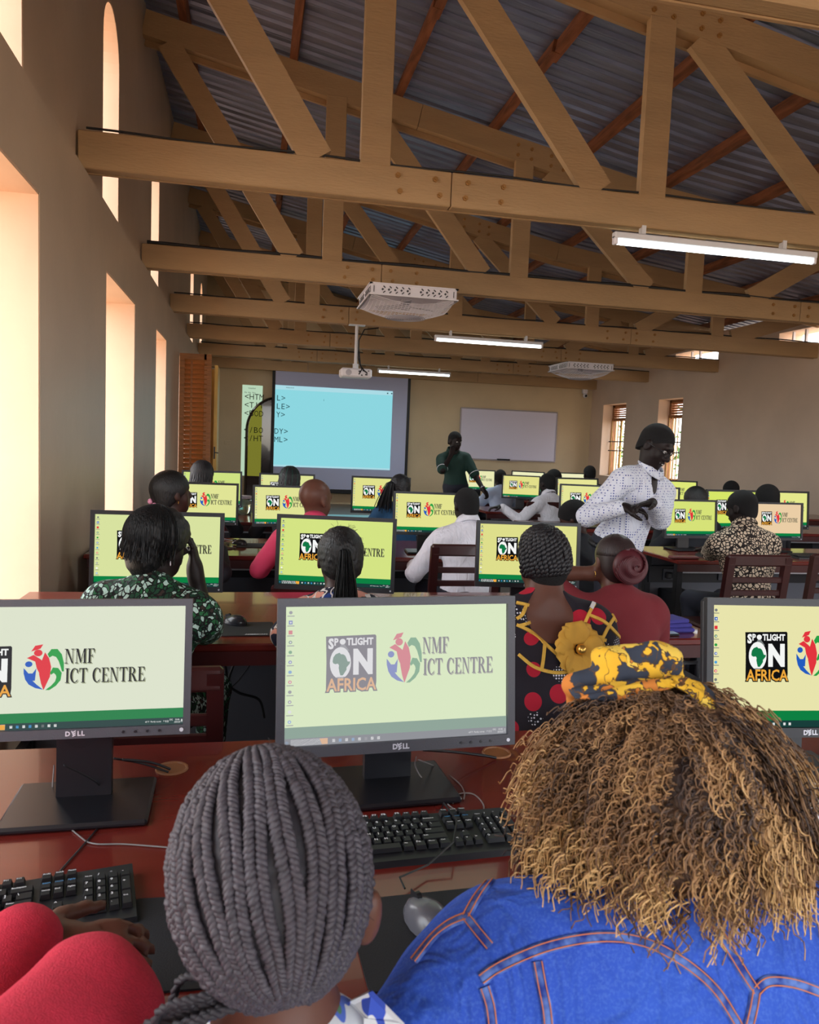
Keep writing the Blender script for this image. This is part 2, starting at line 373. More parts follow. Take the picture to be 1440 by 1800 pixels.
# ------------------------------------------------------------------ roof trusses
def truss(y, label, splices, lvl=2, cable=None):
    t = thing('roof_truss', (XL,y,BEAM_Z), label, 'roof truss', 'tan painted roof trusses across the room')
    t0 = Vector((XL,y,BEAM_Z)); W = .09; zt = BEAM_Z+CHORD_H; L = lambda x,yy,z: Vector((x,yy,z))-t0
    edges = [XL-.05]+[s_ for s_ in splices]+[XR+.05]
    for a,b in zip(edges[:-1],edges[1:]):
        m = MB(); m.rbox(L((a+b)/2,y,BEAM_Z+CHORD_H/2),(b-a-.006,W,CHORD_H),.006); m.build('bottom_chord', M['truss_paint'], t)
        m = MB(); m.rbox(L((a+b)/2,y+W/2+.012,BEAM_Z+.02),(b-a,.022,.05),.003); m.build('batten', M['truss_paint2'], t)
    for a,b in ((XL-.05,1.6),(1.6,4.2),(4.2,XR+.05)):
        m = MB(); m.beam(L(a,y,roof_z(a)-.13),L(b-.005,y,roof_z(b)-.13),W,.23); m.build('top_chord', M['truss_paint'], t)
        m = MB(); m.beam(L(a,y+.06,roof_z(a)-.27),L(b,y+.06,roof_z(b)-.27),.03,.06); m.build('batten', M['truss_paint2'], t)
    yw = y-.02
    for x in (.75,2.73,4.78,6.80):
        m = MB(); zt2 = roof_z(x)-.22; m.rbox(L(x,yw,(zt+zt2)/2),(.20,.06,zt2-zt+.02),.004); m.build('post', M['truss_paint'], t)
    for (xa,xb) in ((-.86,.37),(1.10,2.33),(3.02,4.22),(6.50,5.50),(8.2,7.05)):
        za = roof_z(xa)-.24; m = MB(); m.beam(L(xa,yw+.005,za),L(xb,yw+.005,zt-.01),.055,.21); m.build('diagonal', M['truss_paint'], t)
    if lvl:
        b0 = None
        for s_ in splices:
            for dx in (-.36,-.10,.10,.36):
                for dz in (.065,.165):
                    if b0 is None:
                        m = MB(); m.cyl((0,0,0),(0,-.014,0),.019,6); m.cyl((0,-.014,0),(0,-.024,0),.009,8); b0 = m.build('bolt', M['bolt'], t)
                        c = b0
                    else: c = b0.copy(); link(c); c.parent = t
                    c.location = L(s_+dx+random.uniform(-.02,.02),y-W/2,BEAM_Z+dz)
        for s_ in (2.9,):
            for dx in (-.25,-.10,.12,.26):
                for dz in (-.06,.04):
                    c = b0.copy(); link(c); c.parent = t; c.location = L(s_+dx,y-W/2,roof_z(s_+dx)-.13+dz)
    if cable:
        m = MB(); pts = [L(x,y-.03,zt+.012+.006*math.sin(x*5)) for x in np.linspace(XL,XR,60)]
        m.tube(pts,cable,6); m.build('cable', M['black_rubber'], t)
TY = [2.58,5.2,7.98,10.6,13.2,15.8,18.42]
truss(-.1,'tan timber truss behind the camera',[3.2],0)
truss(TY[0],'nearest tan timber truss, cut by the top right corner of the photo',[3.2],1)
truss(TY[1],'large tan timber truss carrying the longest bright tube light',[1.27],2,.007)
truss(TY[2],'tan timber truss with the nearer box fan below and thick black conduit on top',[1.26,6.15],2,.016)
truss(TY[3],'tan timber truss carrying the projector pole and the middle tube light',[1.25,5.4],2,.009)
truss(TY[4],'tan timber truss with the farther white box fan under it',[1.25,5.4],1,.009)
truss(TY[5],'tan timber truss just before the front wall, carrying the farthest tube light',[1.25,5.4],1,.012)
truss(TY[6],'last tan timber truss against the cream front wall',[1.25,5.4],0)
# ------------------------------------------------------------------ tube lights
def tube_light(p0, p1, label, energy):
    hz = max(.02, BEAM_Z-p0[2]-.07)
    a = Vector(p0); b = Vector(p1); b.z = a.z; L = (b-a).length; t = thing('tube_light', (a+b)/2, label, 'ceiling light', 'fluorescent tube lights under the trusses')
    m = MB(); m.rbox((0,0,.045),(L,.055,.045),.006); m.build('housing', M['white_metal'], t)
    m = MB(); m.cyl((-L/2+.03,0,0),(L/2-.03,0,0),.017,12); m.build('tube', M['tube_light'], t, True)
    for s_ in (-1,1): m = MB(); m.rbox((s_*(L/2-.015),0,.012),(.03,.045,.06),.006); m.build('end_cap', M['white_plastic'], t)
    for s_ in (-.35,.35): m = MB(); m.box((s_*L,.05,(.045+hz+.07)/2+.01),(.03,.05,hz+.03)); m.build('hanger', M['white_metal'], t)
    area('tube_area', (a+b)/2-Vector((0,0,.03)), (0,0,-1), L*.95, .05, energy, (.85,1,1))
for (a,b,y,lab,e) in (((1078,425),(1433,459),TY[1]-.08,'long bright tube light under the nearest full truss, top right',26),
                      ((764,597),(954,609),TY[3]-.08,'bright tube light under the middle of the trusses, above the whiteboard side',26),
                      ((664,653),(792,660),TY[5]-.08,'small far tube light above the projection screen',26)):
    tube_light(at_y(*a,y),at_y(*b,y),lab,e)
# ------------------------------------------------------------------ box fans
def box_fan(c, label):
    t = thing('ceiling_fan', c, label, 'ceiling fan', 'square white box fans under the trusses'); S=.86; H=.105; h=S/2
    m = MB()
    for i in range(4):
        R = Matrix.Rotation(i*PI/2,3,'Z'); m.box(R@Vector((0,-h,.0)),(S,.012,.012),R); m.box(R@Vector((0,-h,H)),(S+.03,.03,.012),R); m.box(R@Vector((0,-h-.004,0)),(S+.03,.03,.012),R)
        m.box(R@Vector((0,-h+.004,H/2)),(S,.004,H),R)
    m.bb(-h,h,-h,h,H+.004,H+.01); m.build('housing', M['white_plastic'], t)
    for i in range(4):                       # pierced lattice ornament on each side
        R = Matrix.Rotation(i*PI/2,3,'Z'); m = MB()
        for g0 in (-.19,.19):
            for k in range(5):
                x = g0+(k-2)*.062
                for dz in (-.024,.024):
                    m.box(R@Vector((x+.016,-h-.0,H/2+dz)),(.026,.007,.010),R@Matrix.Rotation(.7 if dz>0 else -.7,3,'Y'))
                m.box(R@Vector((x,-h,H/2)),(.018,.007,.018),R@Matrix.Rotation(PI/4,3,'Y'))
        for e in (-.40,.40): m.box(R@Vector((e,-h,H/2)),(.006,.007,.06),R)
        m.build('ornament', M['socket_dark'], t)['kind']='stuff'
    m = MB(); rings = [(h*.96,0,4),(h*.98,-.03,24)]
    def dome(u,v):                           # square-to-round bowl
        r = max(abs(u),abs(v)); return (u*h*.97, v*h*.97, -.15*(1-(u*u+v*v)/2)**1.2+.0)
    N = 12
    for i in range(-N,N+1):
        for swap in (0,1):
            pts = []
            for j in range(-8,9):
                u,v = i/N, j/8
                if swap: u,v = v,u
                pts.append(dome(u,v))
            m.tube(pts,.0028,4,False)
    m.build('grille', M['white_plastic'], t)
    m = MB()
    for k in range(9): r=.03+k*.022; m.tube([(r*math.cos(a),r*math.sin(a),-.152+.3*r*r) for a in np.linspace(0,2*PI,33)],.004,4,False)
    m.build('centre_guard', M['grille_grey'], t)
    for k in range(3):
        a = 2*PI*k/3+.4; R = Matrix.Rotation(a,3,'Z')@Matrix.Rotation(.3,3,'X'); m = MB(); m.box((math.cos(a)*.19,math.sin(a)*.19,-.02),(.30,.09,.004),R); m.build('blade', M['grille_grey'], t)
    m = MB(); m.cyl((0,0,.05),(0,0,-.05),.05,16); m.build('motor', M['grille_grey'], t)
    for sx in (-.2,.2): m = MB(); m.box((sx,0,H+.03),(.04,.09,.06)); m.build('bracket', M['frame_wood'], t)
p = at_y(724,519,7.55); box_fan((p[0]+.02,TY[2]-.02,BEAM_Z-.155),'nearer white square ceiling fan with pierced frame, under the second full truss')
p = at_y(1036,652,12.8); box_fan((p[0],TY[4]-.02,BEAM_Z-.145),'farther white square ceiling fan, near the right wall')
# ------------------------------------------------------------------ projector on its pole
pt = at_y(627,580,TY[3]); pb = at_y(627,657,TY[3]); t = thing('projector', (pt[0],TY[3]-.02,pb[2]), 'small white projector hanging on a white pole above the screen', 'projector')
m = MB(); m.rbox((0,0,0),(.42,.30,.12),.02); m.build('body', M['white_plastic'], t)
m = MB(); m.cyl((0,0,.06),(0,0,BEAM_Z-pb[2]),.022,12); m.cyl((0,0,.05),(0,0,.13),.04,12); m.build('pole', M['white_metal'], t)
m = MB(); m.box((0,0,BEAM_Z-pb[2]-.006),(.22,.1,.012)); m.build('ceiling_plate', M['white_metal'], t)
m = MB(); m.cyl((-.11,-.15,0),(-.11,-.156,0),.04,16); m.build('speaker_grille', M['grille_grey'], t)
for dx,dz,s_ in ((.04,.02,.02),(.09,.03,.015),(.13,-.02,.02),(.07,-.03,.015),(.16,.03,.012)):
    m = MB(); m.box((dx,-.152,dz),(s_*1.6,.006,s_)); m.build('port', M['socket_dark'], t)
m = MB(); m.tube([(.14,-.158,0),(.09,-.20,.03),(.05,-.12,.10),(.03,-.04,.2),(.03,-.03,.45),(.10,-.03,BEAM_Z-pb[2]-.06),(.3,-.0,BEAM_Z-pb[2]-.02)],.009,6)
m.tube([(.03,-.155,-.02),(.06,-.2,.04),(.05,-.1,.12),(.035,-.04,.3)],.008,6); m.build('cable', M['black_rubber'], t)
# ------------------------------------------------------------------ text helper
_T = {}
def text_geo(s_, bold=0.0, spacing=1.0):
    key = (s_,bold,spacing)
    if key in _T: return _T[key]
    cu = bpy.data.curves.new('t','FONT'); cu.body = s_; cu.size = 1; cu.offset = bold; cu.resolution_u = 2; cu.space_character = spacing
    o = bpy.data.objects.new('t',cu); link(o); dg = bpy.context.evaluated_depsgraph_get(); me = bpy.data.meshes.new_from_object(o.evaluated_get(dg))
    V = np.array([v.co[:2] for v in me.vertices]) if len(me.vertices) else np.zeros((0,2)); Fs = [tuple(p.vertices) for p in me.polygons]
    bpy.data.objects.remove(o); bpy.data.curves.remove(cu); bpy.data.meshes.remove(me)
    _T[key] = (V,Fs); return _T[key]
def put_text(mb, s_, x0, z0, x1=None, z1=None, y=0, bold=0.0, spacing=1.0, h=None):   # lettering in the xz plane facing -y
    V,Fs = text_geo(s_,bold,spacing)
    if not len(V): return
    lo = V.min(0); hi = V.max(0); sz = ((z1-z0) if z1 is not None else h)/(hi[1]-lo[1]); sx = ((x1-x0)/(hi[0]-lo[0])) if x1 is not None else sz
    mb.add([(x0+(v[0]-lo[0])*sx, y, z0+(v[1]-lo[1])*sz) for v in V], Fs)
# ------------------------------------------------------------------ projection screen
yS = YF-.22
TL = at_y(480,630,yS); BR = at_y(713,868,yS); x0,x1 = TL[0],BR[0]+.02; z1s = 3.3; z0s = BR[2]
t = thing('projection_screen', ((x0+x1)/2,yS,z0s), 'large hanging projection screen lit pale blue, on the front wall', 'projection screen'); O = Vector(((x0+x1)/2,yS,z0s))
W_=(x1-x0)/2; Hh=z1s-z0s
m = MB(); m.bb(-W_+.07,W_-.07,0,.006,.06,Hh); m.build('cloth', M['screen_cloth'], t)
m = MB(); m.bb(-W_,-W_+.07,-.002,.008,0,Hh); m.bb(W_-.07,W_,-.002,.008,0,Hh); m.bb(-W_,W_,-.002,.008,0,.06); m.build('black_border', M['black_rubber'], t)
m = MB(); m.cyl((-W_,0,-.02),(W_,0,-.02),.02,10); m.build('weight_bar', M['black_rubber'], t)
iz1 = at_y(584,682,yS)[2]-z0s; iz0 = at_y(584,823,yS)[2]-z0s; ix0 = -W_+.07; ix1 = at_y(688,757,yS)[0]-O[0]
m = MB(); m.bb(ix0,ix1,-.004,-.002,iz0,iz1); m.build('projected_picture', M['proj_blue'], t)  # projected light put in as a glowing sheet, not cast by the projector
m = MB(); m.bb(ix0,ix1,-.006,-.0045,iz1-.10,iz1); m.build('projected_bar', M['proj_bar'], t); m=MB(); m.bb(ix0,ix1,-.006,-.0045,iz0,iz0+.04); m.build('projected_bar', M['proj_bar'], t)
m = MB()
H5 = (iz1-iz0)/9.6; zl = lambda k: iz1-.28-k*H5*.98
def code(mb, s_, xr, z, y, h, xl=None):
    cw = h*.80
    for i,ch in enumerate(s_):
        if ch == ' ': continue
        V,Fs = text_geo(ch,0.0); lo = V.min(0); hi = V.max(0); wch = (hi[0]-lo[0])
        hh_ = .729; sc_ = h/hh_; xx = xl+i*cw if xl is not None else xr-(len(s_)-i)*cw; s2 = min(sc_*1.0, cw*.86/wch)
        mb.add([(xx+(v[0]-lo[0])*s2+(cw-wch*s2)/2, y, z+v[1]*sc_) for v in V],Fs)
ch_ = .135
xw0 = at_y(428,700,YF)[0]
for k,s_ in enumerate(('L>','LE>','Y>',None,'DY>','ML>')):
    if s_: code(m, s_, None, zl(k)-.08, -.007, ch_, xl=ix0+(.03 if len(s_)<3 or s_=='LE>' else .0))
code(m,'I',None,iz1-.32,-.007,.05,xl=ix0+1.12)
put_text(m,'index.html',ix0+.25,iz1-.06,None,None,y=-.007,h=.03)
for q in (0,.1): m.bb(ix1-.14+q,ix1-.11+q,-.0075,-.0065,iz1-.07,iz1-.04)
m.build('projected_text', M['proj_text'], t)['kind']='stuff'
# projector spill painted as glowing sheets on the wall and arched door
xa = at_y(425,740,YF)[0]; xb = at_y(460.5,740,YF)[0]; xd = at_y(480,740,YF)[0]; za = at_y(440,677,YF)[2]; zb = at_y(430,836,YF)[2]
cxd = at_y(488,800,YF)[0]; rd = cxd-at_y(433,790,YF)[0]; zdt = at_y(481,699,YF)[2]; zsd = zdt-rd*1.08
t = thing('door_1', (cxd,YF,0), 'dark glossy arched door half hidden behind the projection screen', 'door'); t['kind'] = 'structure'
arc = [(rd*math.cos(a),0,zsd+rd*1.08*math.sin(a)) for a in np.linspace(PI,0,25)]
m = MB(); m.poly([(-rd,-.001,0)]+[(a,-.001,c) for a,_,c in arc]+[(rd,-.001,0)],(0,-.04,0)); m.build('door_leaf', M['dark_door'], t)
m = MB(); m.tube([(-rd,-.045,0)]+[(a,-.045,c) for a,_,c in arc]+[(rd,-.045,0)],.03,8); m.build('door_frame', M['dark_door'], t)
t = thing('projected_strip', ((xa+xb)/2,YF,za), 'pale glowing sheet of projected code spill on the front wall beside the screen', 'projection'); cx = (xa+xb)/2
m = MB()
pts = [(xa-cx,0),(xa-cx,zb-za)]
def arcx(z): # door outline x at height z
    q = (z-zsd)/(rd*1.08); return cxd-rd*(1 if q<=0 else math.sqrt(max(0,1-q*q)))-.035
zz = np.linspace(zb,za,24); right = [(min(xb,arcx(z))-cx, z-za) for z in zz]
m.poly([(xa-cx,-.002,0)]+[(xa-cx,-.002,zb-za)]+[(a,-.002,b) for a,b in right],(0,-.003,0)); m.build('wall_spill_glow', M['proj_wall'], t)
left = [(min(xb,arcx(z)+.07)-cx,z-za) for z in zz if arcx(z)+.07 < xb]
m = MB(); m.poly([(a,-.048,b) for a,b in left]+[(xb-cx,-.048,left[-1][1]),(xb-cx,-.048,left[0][1])],(0,-.003,0)); m.build('door_spill_glow', M['proj_door'], t)
m = MB(); zt0 = za-.0
for k,s_ in enumerate(('<HTM','<TIT','<BOD',None,'</BO','</HT')):
    if s_: code(m, s_, None, (z0s+zl(k)-.08-.00)-za, -.055, ch_*1.05, xl=xa-cx+.05)
put_text(m,'Untitled',xa-cx+.14,-.09,y=-.055,h=.035); put_text(m,'File  Edit  View',xa-cx+.05,-.19,y=-.055,h=.03)
mt = mat('proj_text_wall', srgb(40,48,30), rough=.8); m.build('projected_text', mt, t)['kind']='stuff'  # letters of the spilled picture, their darkness put into the colour
# whiteboard, camera, sockets
yW = YF-.03; a = at_y(812,718,yW); b = at_y(974,811,yW); t = thing('whiteboard', ((a[0]+b[0])/2,yW,(a[2]+b[2])/2), 'wide blank whiteboard on the front wall behind the standing man', 'whiteboard')
W_=(b[0]-a[0])/2; Hh=(a[2]-b[2])/2
m = MB(); m.bb(-W_,W_,-.008,.02,-Hh,Hh); m.build('panel', M['whiteboard'], t)
m = MB()
for (q0,q1,r0,r1) in ((-W_-.02,W_+.02,Hh-.0,Hh+.03),(-W_-.02,W_+.02,-Hh-.03,-Hh),(-W_-.03,-W_,-Hh,Hh),(W_,W_+.03,-Hh,Hh)): m.bb(q0,q1,-.02,.025,r0,r1)
m.build('frame', M['alu'], t)
m = MB(); m.bb(-.45,.25,-.07,-.02,-Hh-.035,-Hh-.02); m.build('pen_tray', M['alu'], t)
t = thing('board_eraser', ((a[0]+b[0])/2-.12,yW-.05,(b[2]-.002)), 'black eraser on the whiteboard tray', 'eraser'); m = MB(); m.rbox((0,0,0),(.34,.05,.035),.008); m.build('body', M['black_rubber'], t); m = MB(); m.bb(-.16,.16,-.024,.024,-.024,-.017); m.build('felt', M['socket_dark'], t)
p = at_y(1029,690,YF-.1); t = thing('security_camera', p, 'small white security camera with a black eye near the front right corner', 'camera')
m = MB(); m.rbox((0,.03,.04),(.13,.12,.14),.02); m.build('mount', M['white_plastic'], t)
m = MB(); m.ell((0,-.01,-.08),(.06,.06,.06),14,10); m.build('eye_shell', M['white_plastic'], t, True)
m = MB(); m.ell((0,-.045,-.085),(.035,.035,.035),12,8); m.build('lens', M['black_rubber'], t, True)
p = at_y(400,778,YF); m = MB(); m.rbox((0,0,0),(.14,.016,.09),.004); o = m.build('wall_socket', M['plaster_front'], None, loc=(p[0],YF-.008,p[2])); tag(o,'small cream wall socket between the open door and the projected strip','socket')
# ------------------------------------------------------------------ windows: right wall
for i,(a,b) in enumerate(WIN_R[:2]):
    t = thing('window_%d'%(i+1), (XR+.30,(a+b)/2,.95), ('right wall window nearer the front corner, with iron bars and a louvred top','right wall window behind the standing man, with iron bars and a louvred top')[i], 'window'); t['kind']='structure'
    w_=(b-a)/2; H=1.74; zt=H-.34
    m = MB(); m.bb(-.04,.04,-w_,-w_+.07,0,H); m.bb(-.04,.04,w_-.07,w_,0,H); m.bb(-.04,.04,-w_,w_,H-.06,H); m.bb(-.04,.04,-w_,w_,0,.06); m.bb(-.05,.05,-w_,w_,zt-.05,zt+.02); m.build('window_frame', M['frame_wood'], t)
    for k in range(5):
        m = MB(); m.box((0,0,zt+.06+k*.052),(.05,2*w_-.14,.010),Matrix.Rotation(.7,3,'Y')); m.build('louvre_slat', M['frame_wood'], t)
    nb = 7
    for k in range(nb):
        yy = -w_+.1+(2*w_-.2)*k/(nb-1); m = MB(); m.cyl((-.08,yy,0),(-.08,yy,zt-.04),.012,8); m.build('bar', M['iron_bar'], t)
    for z in (.62,.84): m = MB(); m.box((-.10,0,z),(.012,2*w_+.02,.025)); m.build('cross_bar', M['socket_dark'], t)
    if i == 0:
        m = MB(); m.box((.02,-w_*.5,.7),(.035,.06,1.36)); m.box((.02,w_*.35,.7),(.035,.07,1.36)); m.build('casement', M['door_wood'], t)
for a,b,s_,h_ in ((13.2,14.7,3.32,3.60),(10.45,11.5,3.32,3.60)):
    m = MB(); m.bb(-.02,.02,-(b-a)/2,(b-a)/2,0,.03); m.bb(-.02,.02,-.02,.02,0,h_-s_); m.bb(-.02,.02,.28,.31,0,h_-s_); o = m.build('trim_1' if a>13 else 'trim_2', M['white_metal'], None, loc=(XR+.1,(a+b)/2,s_)); o['kind']='structure'; tag(o,'thin frame of a small high opening above the right wall','trim')
# foliage outside the right windows
V=[];Q=[]
for i in range(2600):
    c = np.array([rng.uniform(10.5,13.5),rng.uniform(13,27),rng.uniform(0,2.9)]); c[2] *= .6+.4*math.sin(c[1]*2.1)**2; u = rng.normal(size=3); u/=np.linalg.norm(u); v_=np.cross(u,rng.normal(size=3)); v_/=np.linalg.norm(v_); s_=rng.uniform(.06,.14)
    n=len(V); V += [c-u*s_, c+v_*s_*.4, c+u*s_, c-v_*s_*.4]; Q.append((n,n+1,n+2,n+3))
o = npmesh('hedge', V, Q, M['leaf'], None, False); tag(o,'green foliage outside the right windows','plant',kind='stuff')
# louvred shutter and open wooden door on the left wall
p0 = at_y(316,622,11.45); p1 = at_y(374,628,11.45)
t = thing('shutter', (XL+.01,11.40,.5), 'tall brown louvred shutter folded open on the left wall', 'shutter'); W_ = p1[0]-XL-.02; H = HEAD_L-.5+.02
m = MB(); fr=.07
m.bb(0,fr,-.02,.02,0,H); m.bb(W_-fr-.03,W_,-.02,.02,0,H); m.bb(fr,W_-fr,-.02,.02,0,.1); m.bb(fr,W_-fr,-.02,.02,H-.09,H); m.bb(.15,.18,-.024,-.018,0,H); m.build('frame', M['shutter_wood'], t)
s0=None
for k in range(30):
    z = .12+k*(H-.23)/29
    if s0 is None:
        m = MB(); m.box((0,0,0),(W_-2*fr+.02,.075,.010),Matrix.Rotation(-.85,3,'X')); s0 = m.build('louvre_slat', M['shutter_wood'], t); c=s0
    else: c = s0.copy(); link(c); c.parent=t
    c.location = (W_/2,0,z)
p0 = at_y(373,700,14.4); p1 = at_y(382,700,14.4)
t = thing('door_2', (p1[0],14.4,0), 'honey-coloured wooden door leaf standing open beyond the shutter', 'door'); t['kind']='structure'
m = MB(); hd = at_y(378,642,14.4)[2]; m.bb(-.05,.0,0,.9,0,hd); m.bb(XL-p1[0],-.05,.86,.9,0,hd); m.build('door_leaf', M['door_wood'], t)
m = MB(); m.bb(-.055,.005,-.01,.0,0,hd); m.build('door_edge', M['door_wood'], t)
zh = at_y(378,795,14.4)[2]; m = MB(); m.tube([(-.03,-.01,zh),(-.03,-.07,zh),(.04,-.08,zh-.01)],.01,6); m.bb(-.045,-.02,-.014,-.008,zh-.12,zh+.1); m.build('door_handle', M['socket_dark'], t)
# ------------------------------------------------------------------ desks
def desk(x0, x1, y0, y1, label, group='long mahogany computer desks', holes=()):
    t = thing('computer_desk', ((x0+x1)/2,(y0+y1)/2,0), label, 'desk', group); w_=(x1-x0)/2; d=(y1-y0)/2
    m = MB(); m.rbox((0,0,.735),(2*w_,2*d,.03),.006); m.build('desktop', M['desk_wood'], t)
    m = MB(); m.bb(-w_+.02,w_-.02,-d+.012,-d+.03,.665,.72); m.build('apron', M['desk_edge'], t)
    m = MB(); m.bb(-w_+.05,w_-.05,d-.22,d-.20,.06,.70); m.build('modesty_panel', M['panel_grey'], t)
    m = MB(); m.bb(-w_+.06,w_-.06,-d+.10,-d+.13,.640,.655); m.build('trunking_rail', M['trunk_silver'], t)
    m = MB(); m.bb(-w_+.06,w_-.06,d-.28,d-.22,.50,.63); tr = m.build('socket_trunking', M['desk_steel'], t)
    n = max(2,int((x1-x0)/.45)); s0=None
    for k in range(n):
        if s0 is None:
            m = MB(); m.rbox((0,0,0),(.15,.012,.09),.003); s0 = m.build('socket', M['socket_dark'], tr)
            for q in (-.035,.035): m = MB(); m.rbox((q,-.02,-.005),(.045,.04,.05),.008); m.build('plug', M['black_rubber'], s0) if False else m.build('plug', M['black_rubber'], tr).__setattr__('location',(-w_+.25+q*0,d-.285,.565))
            c = s0
        else: c = s0.copy(); link(c); c.parent = tr
        c.location = (-w_+.25+k*(2*w_-.5)/(n-1), d-.286, .565)
    for sx in (-1,1):
        for sy in (-1,1): m = MB(); m.rbox((sx*(w_-.06),sy*(d-.08)+(0 if sy<0 else -.16),.36),(.05,.05,.72),.004); m.build('leg', M['desk_steel'], t)
    for sx in (-1,1): m = MB(); m.bb(sx*(w_-.06)-.02,sx*(w_-.06)+.02,-d+.1,d-.24,.10,.14); m.build('foot_rail', M['desk_steel'], t)
    for hx,hy in holes: m = MB(); m.tube([(hx-(x0+x1)/2+.033*math.cos(a),hy-(y0+y1)/2+.033*math.sin(a),.751) for a in np.linspace(0,2*PI,21)],.0035,5,False); m.cyl((hx-(x0+x1)/2,hy-(y0+y1)/2,.7495),(hx-(x0+x1)/2,hy-(y0+y1)/2,.7507),.031,20); m.build('cable_grommet', M['frame_wood'], t)
    return t
XD0, XD1 = -1.0, 1.95
desk(XD0,XD1,.95,1.90,'nearest red-brown computer desk with the keyboards, across the bottom of the photo',holes=((-.16,1.745),(.61,1.755)))
desk(XD0,XD1,2.82,3.80,'second red-brown desk from the camera, with the green-dress woman at it')
desk(XD0,XD1,4.98,5.88,'third red-brown desk, with the white-shirted man and the bald man at it')
desk(XD0,XD1,7.02,7.95,'fourth and farthest desk on the left side, below the projection screen')
desk(3.03,7.9,4.99,5.76,'right-hand desk with the man in the patterned shirt at it')
desk(2.75,7.9,6.95,7.75,'second right-hand desk, behind the patterned-shirt man')
desk(2.75,7.9,8.75,9.55,'third right-hand desk, with the reaching white-shirted man at it')
desk(2.45,7.9,10.6,11.4,'farthest right-hand desk near the whiteboard')
# ------------------------------------------------------------------ the desktop picture shown by every monitor
def emat(name, col, s_=1.0):      # screen colour, mixed by the object's alpha towards a pale painted glare
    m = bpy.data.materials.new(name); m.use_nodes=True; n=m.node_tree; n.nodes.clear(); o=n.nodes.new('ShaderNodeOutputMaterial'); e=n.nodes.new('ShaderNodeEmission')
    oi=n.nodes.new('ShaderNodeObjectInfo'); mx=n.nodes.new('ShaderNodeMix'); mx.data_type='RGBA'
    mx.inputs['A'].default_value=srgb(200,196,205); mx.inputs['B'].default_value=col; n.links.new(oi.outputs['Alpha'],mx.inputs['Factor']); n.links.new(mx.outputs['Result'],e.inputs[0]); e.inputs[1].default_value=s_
    n.links.new(e.outputs[0],o.inputs[0]); MATS[name]=m; return m
m_ = bpy.data.materials.new('screen_field'); m_.use_nodes=True; n=m_.node_tree; n.nodes.clear(); o_=n.nodes.new('ShaderNodeOutputMaterial'); e_=n.nodes.new('ShaderNodeEmission'); oi=n.nodes.new('ShaderNodeObjectInfo')
n.links.new(oi.outputs['Color'],e_.inputs[0]); n.links.new(e_.outputs[0],o_.inputs[0]); e_.inputs[1].default_value=1.0; M['screen_field']=m_
emat('px_black',srgb(18,18,20)); emat('px_white',srgb(245,246,244)); emat('px_red',srgb(226,52,62)); emat('px_blue',srgb(36,92,190)); emat('px_green',srgb(40,160,70)); emat('px_africa',srgb(20,120,70))
emat('px_orange',srgb(238,168,60)); emat('px_band',srgb(14,128,66)); emat('px_bar',srgb(26,62,58)); emat('px_grey',srgb(120,125,125)); emat('px_ltblue',srgb(70,160,220)); emat('px_shadow',srgb(150,155,120))
PXM = ['px_black','px_white','px_red','px_blue','px_green','px_africa','px_orange','px_band','px_bar','px_grey','px_ltblue','px_shadow']
